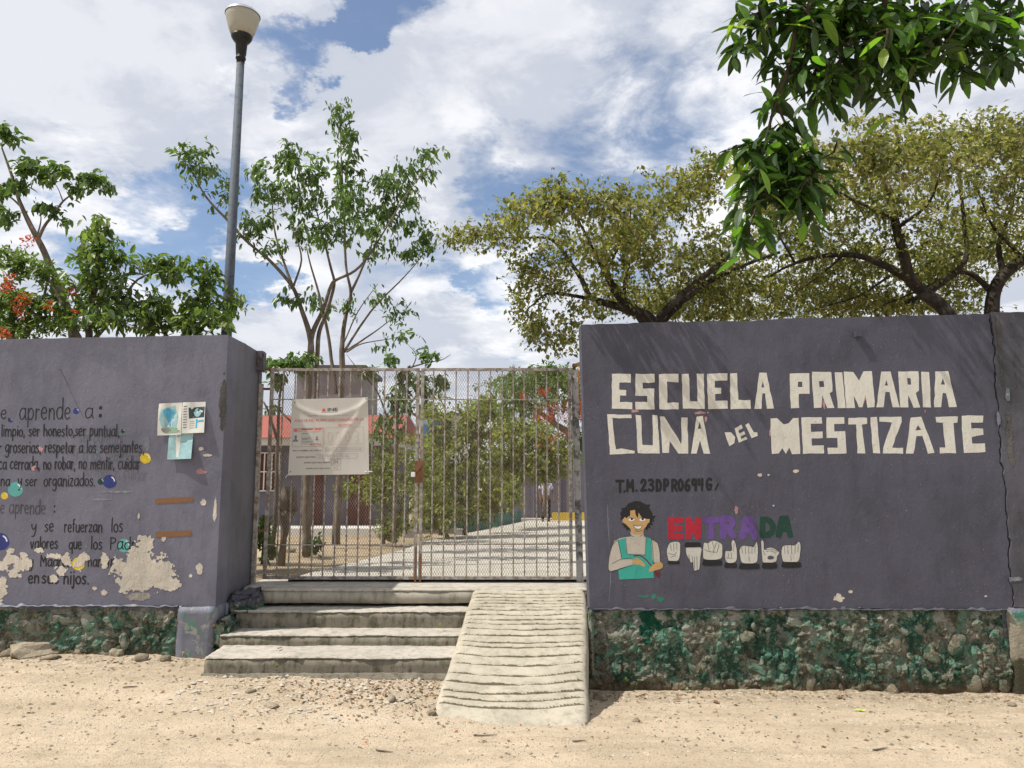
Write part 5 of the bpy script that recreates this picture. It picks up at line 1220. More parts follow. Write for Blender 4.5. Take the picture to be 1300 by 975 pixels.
plant('tree', 'low flame tree with red blossoms over the left end of the left wall', 'tree',
 [[(20,700,8.8,.06),(22,480,8.8,.05),(18,420,8.8,.035),(5,360,8.8,.02)], [(22,450,8.8,.03),(50,395,8.8,.02),(62,350,8.7,.01)], [(20,440,8.8,.02),(-20,380,8.8,.015)]],
 [(20,330,38,16,8.8,.4,44),(60,345,36,16,8.8,.4,40),(10,378,36,20,8.7,.4,60),(50,390,44,20,8.7,.4,60),(85,410,40,16,8.7,.4,40),(25,415,50,16,8.6,.4,60)],
 M['barkA'], M['leafB'], 12, .075, .036, .2, .11, 8, .004, flowers=[(37,307,6,4,8.6,.1,6),(8,366,14,5,8.4,.1,8),(28,380,16,7,8.3,.1,9),(30,395,8,5,8.3,.1,4),(92,371,3,2,8.4,.1,3),(60,388,4,3,8.3,.1,3),(5,423,8,4,8.3,.1,6),(12,352,4,3,8.4,.1,3),(96,400,3,3,8.3,.1,2)])
plant('bush', 'broad leafy bush behind the left wall, its tallest sprig in the middle', 'bush',
 [[(110,700,8.6,.05),(112,460,8.6,.045),(115,400,8.6,.03),(125,340,8.6,.018),(127,300,8.6,.007)], [(112,440,8.6,.03),(150,395,8.6,.018),(175,355,8.6,.012),(215,342,8.5,.006)], [(112,450,8.6,.03),(80,390,8.6,.018),(60,350,8.7,.01)], [(113,420,8.6,.02),(140,370,8.5,.012),(155,325,8.5,.006)]],
 [(127,284,11,9,8.6,.2,14),(127,304,24,12,8.6,.3,24),(125,315,34,14,8.6,.4,34),(105,332,30,16,8.6,.4,34),(150,330,24,16,8.6,.4,26),(110,362,40,20,8.6,.4,56),(145,362,30,20,8.6,.4,40),(120,400,50,22,8.5,.4,70),(190,335,24,12,8.5,.3,26),(222,335,22,13,8.5,.3,26),(212,355,18,10,8.5,.3,14),(160,400,30,18,8.5,.4,34)],
 M['barkA'], M['leafB'], 8, .115, .052, .45, .17, 9, .004, tdens=.62)
plant('bush', 'leafy bush behind the left wall directly at the street lamp pole', 'bush',
 [[(230,700,8.7,.05),(232,470,8.7,.04),(240,410,8.7,.026),(262,350,8.7,.012),(263,335,8.7,.004)], [(232,460,8.7,.03),(200,405,8.7,.018),(190,370,8.7,.008)], [(235,440,8.7,.02),(280,390,8.7,.012),(300,365,8.8,.005)]],
 [(262,332,10,7,8.7,.2,7),(265,352,22,12,8.7,.3,22),(268,380,34,20,8.7,.4,48),(190,385,30,20,8.7,.4,40),(225,392,36,18,8.7,.4,50),(205,412,50,14,8.6,.4,54),(265,408,40,16,8.6,.4,54),(300,385,14,22,8.8,.3,22)],
 M['barkA'], M['leafB'], 8, .115, .054, .5, .16, 10, .004, tdens=.6)

# right: olive-gold canopies behind the right wall
YC = 8.4
plant('tree', 'spreading olive gold tree at the left end of the right wall, crown over the gate', 'tree',
 [[(840,640,YC,.13),(838,450,YC,.12),(825,405,YC,.09),(792,392,YC,.06),(752,380,YC,.045),(738,355,YC,.038),(725,334,YC,.03),(700,303,YC,.022),(660,302,YC,.014),(600,303,YC,.006)],
  [(835,430,YC,.1),(812,400,YC,.07),(790,382,YC,.06),(778,365,YC,.055),(768,343,YC,.05),(765,330,YC,.02)],
  [(832,415,YC,.07),(850,388,YC-.2,.05),(878,361,YC-.3,.045),(918,331,YC-.4,.035),(950,290,YC-.5,.02),(970,240,YC-.5,.01)],
  [(836,420,YC,.06),(856,392,YC,.045),(885,368,YC,.04),(925,345,YC+.1,.03),(990,320,YC+.2,.018)],
  [(790,385,YC,.03),(800,330,YC,.02),(830,270,YC,.012),(880,220,YC-.3,.006)], [(752,380,YC,.03),(700,372,YC-.2,.018),(672,390,YC-.3,.008)], [(776,362,YC,.03),(745,300,YC-.8,.018),(720,250,YC-1.2,.008)], [(770,345,YC,.02),(800,280,YC-.8,.012),(790,240,YC-1.3,.005)]],
 [(575,300,32,14,YC-.3,.4,40),(608,300,32,22,YC-.3,.4,60),(645,290,34,28,YC-.5,.5,90),(660,335,26,26,YC-.3,.4,60),(658,375,16,26,YC-.3,.4,44),(695,350,34,44,YC-.2,.6,130),(676,415,26,24,YC-.3,.5,70),(715,425,28,28,YC-.1,.5,80),(695,262,56,26,6.88,.25,140),(690,265,60,26,7.5,.4,40),(760,262,60,28,6.95,.3,130),(790,290,50,26,7.4,.3,60),(700,232,26,8,7,.3,14),(650,255,20,8,7.6,.3,12),(830,222,30,10,8,.3,12),(780,240,20,8,7.4,.3,10),(735,315,60,36,YC-.4,.7,150),(800,300,60,42,YC-.5,.8,190),(850,262,56,32,8.2,.6,150),(880,240,46,30,YC-.9,.6,100),(905,212,40,24,YC-.8,.6,80),(850,330,60,36,YC,.8,130),(790,360,60,28,YC,.7,110),(750,395,30,16,YC,.5,44),(900,375,64,28,YC+.8,.8,260),(905,320,60,44,YC+.3,.9,240),(850,380,60,22,YC+.8,.7,200),(900,400,80,9,YC+1.2,.7,140),(810,385,60,18,YC+.7,.7,120)],
 M['barkC'], M['leafC'], 8, .062, .038, .35, .15, 11, .0045, six=False, tdens=.86, thin=.8, bare=[(760,360,70,40,YC-.2,.6,70),(880,350,70,40,YC,.7,80),(700,330,50,40,YC-.3,.5,40),(800,290,70,40,YC-.6,.6,40)])
YD = 9.2
treeD = plant('tree', 'wide olive gold tree behind the right wall with a snapped reddish limb', 'tree',
 [[(1225,640,YD,.14),(1218,450,YD,.12),(1201,397,YD,.10),(1180,375,YD,.09),(1155,355,YD,.085),(1145,320,YD,.07),(1137,286,YD,.062),(1131,262,YD,.055),(1127,240,YD,.045)],
  [(1156,358,YD,.06),(1136,345,YD,.055),(1115,332,YD,.048),(1078,323,YD,.04),(1038,325,YD,.033),(1005,336,YD,.022),(975,352,YD,.012)],
  [(1150,385,YD+.5,.05),(1185,365,YD+.5,.045),(1226,330,YD+.5,.04),(1224,290,YD+.5,.034),(1222,255,YD+.5,.028),(1216,205,YD+.5,.012)],
  [(1140,290,YD,.03),(1180,255,YD-.6,.018),(1200,200,YD-1.3,.008)], [(1138,280,YD,.03),(1100,262,YD-.5,.02),(1060,240,YD-1.2,.012),(1020,200,YD-1.9,.006)], [(1010,336,YD,.02),(990,300,YD,.014),(980,260,YD,.007)], [(1070,323,YD,.02),(1040,350,YD+.2,.014),(1000,380,YD+.3,.006)], [(1130,350,YD,.02),(1090,375,YD+.2,.014),(1030,395,YD+.2,.006)]],
 [(965,255,50,40,YD-.4,.8,130),(1010,212,60,32,YD-.8,.8,140),(1075,205,64,34,6.9,.25,140),(1140,195,64,36,6.95,.3,150),(1130,185,70,34,7.8,.7,80),(960,205,30,16,8.8,.4,18),(1010,172,40,10,8,.5,22),(1100,152,50,8,7.6,.5,22),(1190,150,50,8,7.8,.5,20),(1190,195,60,38,7.4,.8,190),(1040,255,84,40,YD,1.0,190),(1110,245,74,40,YD,1.0,170),(1170,250,74,40,YD,1.0,160),(1000,300,70,34,YD+.4,.9,140),(1080,300,80,30,YD+.5,.9,130),(1180,305,70,36,YD+.5,1.0,120),(1030,370,90,28,YD+.9,1.1,330),(1110,385,100,18,YD+1.2,1.0,330),(950,360,60,40,YD+.7,1.0,240),(1100,340,100,36,YD+1.1,1.0,330),(1190,345,60,34,YD+1.3,1.0,160),(1000,396,110,10,YD+1.4,.8,200),(1170,392,90,10,YD+1.6,.8,130),(1240,300,60,40,YD+1.8,1.0,120),(1060,330,80,30,YD+1.0,1.0,220)],
 M['barkC'], M['leafC'], 8, .068, .041, .35, .16, 12, .005, six=False, tdens=.86, thin=.85, bare=[(1040,360,110,36,YD,.8,140),(1120,300,90,50,YD-.2,.8,90),(1180,360,50,30,YD,.6,40),(1030,250,80,40,YD-.3,.8,40)])
# the snapped limb end
MB().tube([P(1127, 241, YD), P(1124.5, 232, YD), P(1121, 222, YD)], [.046, .04, .004], 7).obj('snapped_limb_end', M['splint'], treeD)
YE = 9.8
plant('tree', 'dark trunked olive tree at the far right behind the wall crack', 'tree',
 [[(1245,640,YE,.15),(1250,450,YE,.13),(1257,397,YE,.11),(1264,370,YE,.10),(1275,350,YE,.095),(1300,330,YE,.08),(1340,300,YE,.05),(1380,250,YE,.03)],
  [(1262,372,YE,.05),(1225,345,YE,.035),(1180,362,YE-.2,.02),(1120,388,YE-.3,.01)], [(1275,350,YE,.05),(1268,310,YE,.035),(1285,260,YE,.025),(1290,200,YE,.012)], [(1300,330,YE,.04),(1262,290,YE-.3,.02),(1240,240,YE-.6,.01)]],
 [(1250,172,64,34,YE-1.6,.9,180),(1300,180,56,36,YE-1.6,.9,160),(1260,225,64,42,YE-.5,1.0,180),(1310,240,50,46,YE-.4,1.0,130),(1240,285,64,36,YE+.2,1.0,130),(1300,300,50,36,YE,1.0,90),(1190,345,60,28,YE+.9,.9,120),(1340,200,60,60,YE-.5,1.0,140),(1230,365,50,24,YE+1.2,.9,90),(1290,330,40,30,YE+1.2,.8,70),(1240,320,60,30,YE+1.4,1.0,140)],
 M['barkC'], M['leafC'], 8, .070, .042, .35, .17, 13, .005, six=False, tdens=.86, thin=.85, bare=[(1220,350,60,40,YE,.8,60),(1270,290,50,50,YE-.2,.8,50)])

# courtyard greenery
plant('tree', 'flame tree with orange red blossoms in the courtyard at the right gate post', 'tree',
 [[(752,668,17,.13),(752,600,17,.12),(735,560,17,.1),(700,535,17,.06),(670,510,17,.03)], [(720,560,17,.08),(735,520,17,.05),(745,490,17,.02)], [(705,540,17,.05),(690,500,17,.03),(680,480,17,.015)]],
 [(655,490,34,20,17,1,80),(700,482,34,18,17,1,80),(690,510,40,18,17,1,60),(725,500,20,30,17,1,60),(650,520,30,16,17,1,40),(735,560,14,40,17,.8,50),(700,470,30,8,17,.8,30)],
 M['barkA'], M['leafB'], 12, .12, .05, .2, .2, 14, .008, flowers=[(700,520,30,12,15.9,.3,30),(690,532,16,6,15.8,.3,16),(715,525,18,12,15.8,.3,14),(738,520,5,40,15.9,.3,30),(690,498,12,5,15.8,.3,12),(660,503,10,4,15.8,.3,8),(700,560,24,12,15.8,.3,10),(735,480,4,14,15.9,.3,10),(720,550,14,6,15.8,.2,10)], six=False)
plant('bush', 'nearest yellow green hedge bush in the courtyard, right of the second trunk', 'bush',
 [[(487,690,14.5,.04),(490,640,14.5,.03),(485,590,14.5,.02)], [(500,690,14.5,.03),(510,640,14.5,.02),(520,600,14.5,.01)]],
 [(490,610,26,50,14.5,.5,90),(468,590,20,40,14.6,.4,50),(520,600,26,60,14.7,.5,90),(495,672,26,16,14.5,.4,50),(545,590,24,40,15,.5,60),(475,625,24,16,14.3,.4,36),(505,665,20,14,14.2,.3,26),(440,620,14,22,14.6,.4,22)],
 M['barkA'], M['leafE'], 12, .10, .045, .2, .16, 15, .006, group='courtyard hedge', six=False, tdens=.95)
plant('bush', 'tallest climbing hedge bush behind the middle of the gate', 'bush',
 [[(560,680,17,.06),(562,600,17,.04),(558,540,17,.02)], [(590,680,17,.05),(595,600,17,.035),(600,540,17,.02)]],
 [(560,560,34,40,17,.8,150),(600,540,34,34,17.3,.8,150),(570,620,40,44,16.8,.8,170),(540,640,26,34,16.5,.7,90),(605,600,34,40,17.2,.8,140),(560,655,34,18,16.2,.6,80),(600,650,26,16,17,.6,60),(620,515,26,20,17.6,.8,60),(550,520,24,16,17.5,.7,40)],
 M['barkA'], M['leafE'], 12, .12, .055, .15, .2, 16, .007, group='courtyard hedge', six=False, tdens=.95)
plant('bush', 'yellowish hedge bush in front of the far violet wall', 'bush',
 [[(650,655,24,.08),(652,600,24,.05),(650,560,24,.03)], [(690,655,25,.08),(692,610,25,.05),(690,570,25,.02)]],
 [(640,575,34,34,22,1.2,150),(680,570,34,30,22.5,1.2,150),(715,575,30,26,23,1.2,110),(655,605,30,10,22,1,50),(645,628,20,18,21,.8,50),(700,600,34,8,23,1,44),(640,540,30,16,23,1,60),(680,545,30,16,23,1,60)],
 M['barkA'], M['leafE'], 12, .17, .08, .15, .28, 17, .01, group='courtyard hedge', six=False, tdens=.95)
plant('bush', 'bright green broad leaved shrub at the end of the teal planter', 'bush',
 [[(628,664,19,.04),(628,640,19,.03),(626,615,19,.015)]], [(626,628,14,20,19,.4,36),(612,640,12,18,19,.4,24)], M['barkA'], M['leafY'], 9, .17, .085, .1, .15, 18, .006, six=False)
plant('bush', 'dark rounded little bush beside the nearer tree trunk', 'bush',
 [[(400,705,11.4,.02),(401,695,11.4,.015),(402,688,11.4,.01)]], [(401,692,9,10,11.4,.25,26)], M['barkA'], M['leafD'], 12, .07, .035, .0, .1, 19, .004, six=False)
plant('bush', 'green shrub low at the left gate post inside the courtyard', 'bush',
 [[(332,716,9.2,.02),(334,690,9.2,.015),(336,665,9.2,.01)]], [(336,678,11,24,9.2,.25,44),(342,700,12,14,9.2,.25,22)], M['barkA'], M['leafA'], 9, .08, .035, .3, .08, 20, .003)
plant('tree', 'low distant tree showing pale green above the right end of the gate', 'tree',
 [[(660,650,34,.2),(662,560,34,.16),(665,500,34,.1)]], [(670,490,50,18,34,2,140),(715,478,30,14,34,2,80),(620,520,30,18,34,2,60)], M['barkA'], M['leafB'], 12, .2, .1, .2, .4, 21, .02, six=False)

# the wood beyond the courtyard, read as one mass
rng = np.random.default_rng(77); n = 15000; px_ = rng.uniform(-45, 45, n); hh = np.array([2.6+1.6*mn.noise(Vector((x*.13, 4, 0)))+.9*mn.noise(Vector((x*.6, 9, 0))) for x in px_])
pos = np.stack([px_, 42+rng.uniform(0, 5, n)+np.abs(px_)*.12, -.3+hh*rng.random(n)**.7], 1); V, Q = leaves_np(pos, unit(n, rng), unit(n, rng)*.6+np.array([0, 0, 1.]), rng.uniform(.25, .6, n), rng.uniform(.15, .35, n), False)
link('far_woods', mesh_np('woods', V, Q), M['leafB'], None, kind='stuff', label='green scrub beyond the courtyard walls')

# the nearest tree: its trunk stands outside the picture on the right, the boughs hang into it
def wp5(x, y, z, r_): return (x, y, z, r_, 0)
dtree_limbs = [
 [wp5(3.9, 2.9, -.2, .17), wp5(3.8, 3.0, 1.5, .15), wp5(3.6, 3.1, 3.2, .13), wp5(3.2, 3.3, 4.4, .10), wp5(2.4, 3.5, 4.95, .07), wp5(1.6, 3.6, 5.0, .05), wp5(1.1, 3.7, 4.9, .03)],
 [wp5(2.4, 3.5, 4.95, .04), wp5(2.0, 3.6, 4.5, .022), (1123, 5, 3.7, .015), (1127, 50, 3.7, .012), (1142, 82, 3.7, .010), (1146, 125, 3.7, .006), (1150, 158, 3.7, .003)],
 [wp5(1.8, 3.6, 5.0, .03), (1160, -20, 3.8, .014), (1155, 30, 3.8, .011), (1146, 75, 3.75, .008), (1143, 100, 3.75, .005)],
 [wp5(1.4, 3.6, 4.95, .03), (1030, -20, 3.6, .016), (1010, 40, 3.6, .012), (1000, 90, 3.6, .010), (985, 130, 3.6, .008), (972, 180, 3.6, .007), (963, 235, 3.6, .006), (950, 295, 3.6, .004), (948, 325, 3.6, .003)],
 [wp5(1.2, 3.7, 4.9, .025), (965, -20, 3.7, .01), (962, 30, 3.7, .008), (966, 62, 3.7, .006), (978, 78, 3.7, .005)],
 [(985, 130, 3.6, .007), (1005, 175, 3.65, .006), (1020, 215, 3.65, .005), (1030, 275, 3.65, .003)],
 [wp5(1.7, 3.6, 5.0, .03), (1085, -10, 3.65, .012), (1080, 50, 3.6, .009), (1060, 90, 3.6, .006), (1055, 125, 3.6, .004)],
 [wp5(2.9, 3.4, 4.7, .04), wp5(2.6, 3.6, 4.3, .02), (1270, -10, 3.8, .01), (1272, 50, 3.8, .008), (1274, 90, 3.8, .004)],
]
YN = 3.65
D_blobs = [(980,15,28,22,YN,.15,9),(1025,25,30,34,YN,.2,15),(1070,25,34,36,YN,.22,18),(1035,75,34,28,YN,.2,13),(1000,95,24,22,YN,.15,7),(1050,120,26,24,YN,.18,9),(1095,95,34,34,YN,.22,13),(1115,45,34,40,YN,.25,17),(1165,35,40,36,YN,.25,19),(1150,90,30,26,YN,.2,9),(1215,25,40,30,YN,.25,17),(1265,20,36,24,YN,.25,13),(1235,60,26,20,YN,.2,7),(1275,75,20,24,YN,.2,7),(1205,75,14,14,YN,.15,3),
 (950,185,26,14,YN,.12,6),(985,195,26,22,YN,.15,9),(1015,215,26,22,YN,.15,9),(960,225,26,22,YN,.15,9),(1000,245,28,24,YN,.15,10),(1030,255,20,20,YN,.12,6),(945,270,14,22,YN,.1,4),(945,310,14,14,YN,.1,5),(1005,190,22,14,YN,.1,5),(975,130,18,16,YN,.1,4),(990,160,14,12,YN,.1,3),(1180,15,100,22,YN+.1,.25,22),(1080,10,60,18,YN+.1,.25,12),(1150,60,70,40,YN+.25,.2,16),(1240,95,20,10,YN,.15,3),(985,215,46,36,YN+.1,.15,12),(1060,180,10,16,YN,.1,2),(925,190,10,10,YN,.08,2),(945,55,10,10,YN,.06,3),(930,72,7,8,YN,.05,2),(950,20,12,12,YN,.1,3)]
rootD = empty('tree', (3.9, 2.9, -.2), label='nearest dark green tree hanging long glossy leaves into the upper right corner', cat='tree')
mb = MB(); nodes = []
for li in dtree_limbs:
    pts = [Vector(a[:3]) if len(a) == 5 else P(a[0], a[1], a[2]) for a in li]; rr = [a[3] for a in li]
    cp = catmull(pts, 5); r5 = np.interp(np.arange(len(cp))/5, range(len(rr)), rr); mb.tube(cp, list(r5), 8); nodes += [tuple(p) for p in cp if p.z < 4.6]
mb.obj('trunk', M['barkD'], rootD, True)
LM = []
def near_leaf(bend, curl, wv):
    V = []; Fs = []; n = 6
    for i in range(n+1):
        t_ = i/n; wdt = wv*math.sin(math.pi*min(1, t_*.94+.03))**.75*(1-.25*t_); z = -bend*t_*t_
        V += [(t_, -wdt, z+curl*wdt), (t_, 0, z), (t_, wdt, z+curl*wdt)]
    for i in range(n):
        a = i*3; Fs += [(a, a+3, a+4, a+1), (a+1, a+4, a+5, a+2)]
    V += [(-.12, -.006, .01), (-.12, .006, .01), (0, .006, 0), (0, -.006, 0)]; b_ = len(V)-4; Fs.append((b_, b_+1, b_+2, b_+3))
    return V, Fs
LV = [near_leaf(random.uniform(.05, .3), random.uniform(.05, .4), random.uniform(.17, .215)) for _ in range(8)]
LMesh = []
for V, Fs in LV:
    me = mesh_from('leaf', V, Fs, True)
    LMesh.append(me)
def leafmat_near(name):
    m, t, b = new_mat(name); oi = t.node('ShaderNodeObjectInfo').outputs['Random']
    c = t.ramp(oi, [(0, (.055, .11, .03)), (.45, (.08, .16, .04)), (.8, (.13, .23, .05)), (.93, (.2, .29, .06)), (1, (.30, .30, .07))])
    tc = t.node('ShaderNodeTexCoord').outputs['Object']; x, y, z = t.sep(tc)
    rib = t.mr(t.m('ABSOLUTE', y), .004, .014, .5, 0); c = t.mix(rib, c, (.10, .16, .05))
    vein = t.m('SINE', t.m('MULTIPLY', t.m('ADD', x, t.m('MULTIPLY', t.m('ABSOLUTE', y), -.8)), 75)); setc(t, b, c, .33, t.bump(vein, .25, .01)); b.inputs['Specular IOR Level'].default_value = .45
    tr = t.node('ShaderNodeBsdfTranslucent'); t.put(tr.inputs[0], t.mix(1.0, c, (1.9, 2.3, .5), 'MULTIPLY')); mx_ = t.node('ShaderNodeMixShader'); mx_.inputs[0].default_value = .55
    t.l.new(b.outputs[0], mx_.inputs[1]); t.l.new(tr.outputs[0], mx_.inputs[2]); t.l.new(mx_.outputs[0], t.n['Material Output'].inputs[0]); return m
M['leafN'] = leafmat_near('long_glossy_leaf')
for me in LMesh: me.materials.append(M['leafN'])
rng = np.random.default_rng(5); C = sample_blobs(D_blobs, rng, 1.15); NNd = list(nodes); tb = MB(); items = []
C = sorted(C, key=lambda c: min((Vector(c)-Vector(n_)).length for n_ in nodes))
for c in C:
    c = Vector(c); i = min(range(len(NNd)), key=lambda q: (Vector(NNd[q])-c).length); a = Vector(NNd[i]); ln = (c-a).length
    mid = a.lerp(c, .5)+Vector((random.uniform(-1, 1), random.uniform(-1, 1), random.uniform(.1, 1)))*ln*.15
    tb.tube([a, mid, c], [.006, .0048, .0032], 5, False); NNd += [tuple(mid), tuple(c)]
    dirt = (c-mid).normalized() if ln > .02 else Vector((0, 0, -1)); nl = random.randint(4, 7); a0 = random.uniform(0, 6.28)
    for q in range(nl):
        an = a0+q*2.4; side = Vector((math.cos(an), math.sin(an), 0)); dd = (side*.75+dirt*.35+Vector((0, 0, random.uniform(-1.0, .1)))).normalized()
        items.append((c-dirt*.034*q+side*.008, dd, random.uniform(.088, .15)))
tb.obj('branches', M['barkD'], rootD, kind='stuff')
items.sort(key=lambda q: -q[2]/q[0].y)
rest = MB()
def leaf_matrix(p, d, L_):
    up = Vector((random.uniform(-.5, .5), random.uniform(-.5, .5), 1)); s = up.cross(d).normalized(); u_ = d.cross(s)
    from mathutils import Matrix
    return Matrix(((d.x*L_, s.x*L_, u_.x*L_, p.x), (d.y*L_, s.y*L_, u_.y*L_, p.y), (d.z*L_, s.z*L_, u_.z*L_, p.z), (0, 0, 0, 1)))
def inframe(p):
    q = p-Vector((0, 0, CZ)); return True
offD = Vector(rootD.location); nleaf = 0
for (p, d, L_) in items:
    mtx = leaf_matrix(p+d*L_*.12, d, L_); kk = random.randrange(8)
    if nleaf < 300:
        o = bpy.data.objects.new('leaf', LMesh[kk]); COL.objects.link(o); o.parent = rootD; mtx.translation -= offD; o.matrix_basis = mtx; nleaf += 1
    else:
        V, Fs = LV[kk]; rest.add([mtx@Vector(v) for v in V], Fs)
# unseen foliage added above the picture to shade the boughs below
for _ in range(90):
    c = Vector((random.uniform(.9, 3.9), random.uniform(2.7, 4.3), random.uniform(4.55, 5.6)))
    for q in range(4):
        d = Vector((random.uniform(-1, 1), random.uniform(-1, 1), random.uniform(-1, .1))).normalized(); V, Fs = LV[random.randrange(8)]
        mtx = leaf_matrix(c, d, random.uniform(.12, .19)); rest.add([mtx@Vector(v) for v in V], Fs)
rest.obj('leaf', M['leafD'], rootD, kind='stuff')

#==THINGS==
# ------------------------------------------------------------------ courtyard buildings
def bld(name, label, cat, loc): return empty(name, loc, label=label, cat=cat)
YS = 20.0; x0 = P(300, 600, YS).x-3; x1 = P(480, 600, YS).x
zb = .30; ztop = P(400, 566, YS).z; zr = P(400, 534, YS).z
sb = bld('school_building', 'low violet classroom block with red roof edge and white fascia behind the trees', 'building', (x0, YS, zb))
MB().box(x0, x1, YS, YS+6, zb-.3, ztop).obj('wall', M['bl_wall'], sb)
zf = P(400, 556, YS-.7).z
MB().box(x0-.2, x1+.5, YS-.7, YS+6.2, ztop+.002, zf).obj('fascia', M['fascia'], sb)
MB().add([(x0-.3, YS-.8, zf+.004), (x1+.6, YS-.8, zf+.004), (x1+.6, YS+1.2, zr+.25), (x0-.3, YS+1.2, zr+.25), (x0-.3, YS+6.3, zf+.004), (x1+.6, YS+6.3, zf+.004)], [(0,1,2,3),(3,2,5,4),(0,3,4),(1,5,2),(0,4,5,1)]).obj('roof', M['bl_roof'], sb)
MB().box(x0, x1+.6, YS-1.5, YS, zb-.3, P(400, 671, YS-1.5).z).obj('plinth', M['fascia'], sb)
def opening(u0, u1, v0, v1, kind):
    a = P(u0, v1, YS-.03); c_ = P(u1, v0, YS-.03)
    if kind == 'door':
        MB().box(a.x, c_.x, YS-.05, YS+.06, a.z, c_.z).obj('door', M['maroon'], sb)
    else:
        w_ = MB().box(a.x, c_.x, YS-.04, YS+.05, a.z, c_.z).obj('window', M['maroon'], sb)
        m_ = MB()
        for i in range(4): m_.bar((a.x+(c_.x-a.x)*i/3, YS-.09, a.z), (a.x+(c_.x-a.x)*i/3, YS-.09, c_.z), .03)
        for i in range(3): m_.bar((a.x-.05, YS-.10, a.z+(c_.z-a.z)*i/2), (c_.x+.05, YS-.10, a.z+(c_.z-a.z)*i/2), .03)
        g_ = m_.obj('window_grille', M['fascia'], w_); g_.location = (0, 0, 0)
opening(326, 356, 575, 623, 'window'); opening(396, 410, 585, 669, 'door'); opening(440, 472, 590, 670, 'door')
def tank(u0, u1, v0, Y, label):
    a = P(u0, 560, Y); c_ = P(u1, v0, Y); r_ = bld('concrete_tower', label, 'tower', (a.x, Y, .2))
    MB().box(a.x, c_.x, Y, Y+3, 0, c_.z).obj('wall', M['tower'], r_); MB().box(a.x-.15, c_.x+.15, Y-.15, Y+3.15, c_.z+.003, c_.z+.16).obj('cap', M['towercap'], r_)
    MB().box(a.x+.2, a.x+1.0, Y-.04, Y+.05, c_.z-2.2, c_.z-1.2).obj('window', M['towercap'], r_)
tank(374, 460, 470, 26, 'square raw grey concrete tower with dark cap rising behind the red roof')
r_ = bld('far_house', 'pale far house glimpsed between sapling and hedge above the gate middle', 'house', (P(550, 600, 45).x, 45, 0))
a = P(528, 540, 45); c_ = P(600, 527, 45); MB().box(a.x, c_.x, 45, 50, -.3, c_.z).obj('wall', M['palehouse'], r_); MB().box(a.x-.2, c_.x+.2, 44.8, 50.2, c_.z+.003, c_.z+.12).obj('roof', M['towercap'], r_)
MB().box(a.x+1, a.x+2, 44.93, 45.1, c_.z-1.8, c_.z-.7).obj('window', M['towercap'], r_)
r_ = bld('water_tank', 'small blue grey water tank on legs beyond the hedge', 'tank', (P(549, 600, 30).x, 30, 0))
a = P(549, 555, 30); MB().lathe([(0, a.z-.0), (.42, a.z), (.42, a.z+.5), (.36, a.z+.62), (.1, a.z+.72), (0, a.z+.72)], a.x, 30, 20).obj('tank', M['bluetank'], r_)
for sx in (-.3, .3):
    for sy in (-.3, .3): MB().bar((a.x+sx, 30+sy, -.1), (a.x+sx, 30+sy, a.z), .07).obj('leg', M['towercap'], r_)
# far violet wall and yellow kerb
YF = 32.0; fx0 = P(628, 620, YF).x; fx1 = P(800, 620, YF).x
fw = bld('boundary_wall', 'violet boundary wall at the back of the courtyard behind the walking person', 'wall', (fx0, YF, 0))
MB().box(fx0, fx1+3, YF, YF+.2, -.3, P(690, 585, YF).z).obj('wall_face', M['bl_wall'], fw)
for q in range(6):
    xx = fx0+.4+q*1.1; MB().box(xx, xx+.14, YF-.06, YF-.002, -.3, P(690, 585, YF).z+.03).obj('pilaster', M['bl_wall'], fw)
kx0 = P(701, 652, 31).x; kz_ = court(31)
MB().box(kx0, kx0+2.6, 30.9, 31.15, kz_-.1, P(715, 651, 31).z).obj('kerb', M['yellow'], None, label='yellow painted kerb at the far end of the path right of the person', cat='kerb')
MB().box(kx0-1.6, kx0+3, 31.16, 31.9, kz_-.1, kz_+.09).obj('far_pavement', M['path'], None, kind='structure')
# teal planter walls along the path
def lowwall(pts, h, th, label):
    g0 = [Gc(*p) for p in pts]; r_ = bld('planter_wall', label, 'planter', tuple(g0[0]))
    for a, b_ in zip(g0[:-1], g0[1:]):
        d = (b_-a).normalized(); n_ = Vector((d.y, -d.x, 0))*th; V = [a, b_, b_-n_, a-n_]; V = [v+Vector((0, 0, -.15)) for v in V]+[v+Vector((0, 0, h)) for v in V]
        link('block', bevel(mesh_from('b', V, [(0,3,2,1),(4,5,6,7),(0,1,5,4),(1,2,6,5),(2,3,7,6),(3,0,4,7)]), .02), M['tealwall'], r_)
lowwall([(592, 676), (625, 670)], .5, .25, 'dull teal planter wall, nearer segment along the left edge of the path')
lowwall([(632, 668.5), (662, 662)], .42, .25, 'dull teal planter wall, far segment nearest the walking person')
lowwall([(548, 672), (586, 669)], .35, .25, 'teal planter wall running behind the hedge left of the path')
def cblock(u0, u1, v0, v1, label, mt='block'):
    a = Gc((u0+u1)/2, v1); p0 = P(u0, v1, a.y); p1 = P(u1, v0, a.y); r_ = bld('concrete_block', label, 'block', (a.x, a.y, a.z))
    w_ = (p1.x-p0.x); m_ = MB().box(p0.x, p1.x, a.y, a.y+.3, a.z-.02, p1.z); link('block', bevel(m_.me('b'), .012), M[mt], r_)
    for q in (0, 1): MB().box(p0.x+w_*(.12+.42*q), p0.x+w_*(.46+.42*q), a.y-.004, a.y+.01, a.z+(p1.z-a.z)*.2, a.z+(p1.z-a.z)*.8).obj('hollow', M['towercap'], r_) if q == 5 else None
cblock(513, 528, 665, 682, 'grey concrete block standing by the hedge left of the path'); cblock(661, 680, 645, 657, 'pale concrete block beyond the teal planter beside the person')
cblock(577, 589, 672, 681, 'mossy concrete block at the foot of the teal planter')
b_ = Gc(502, 682); r_ = empty('bottle', tuple(b_), label='small white plastic bottle lying upright by the hedge foot', cat='bottle')
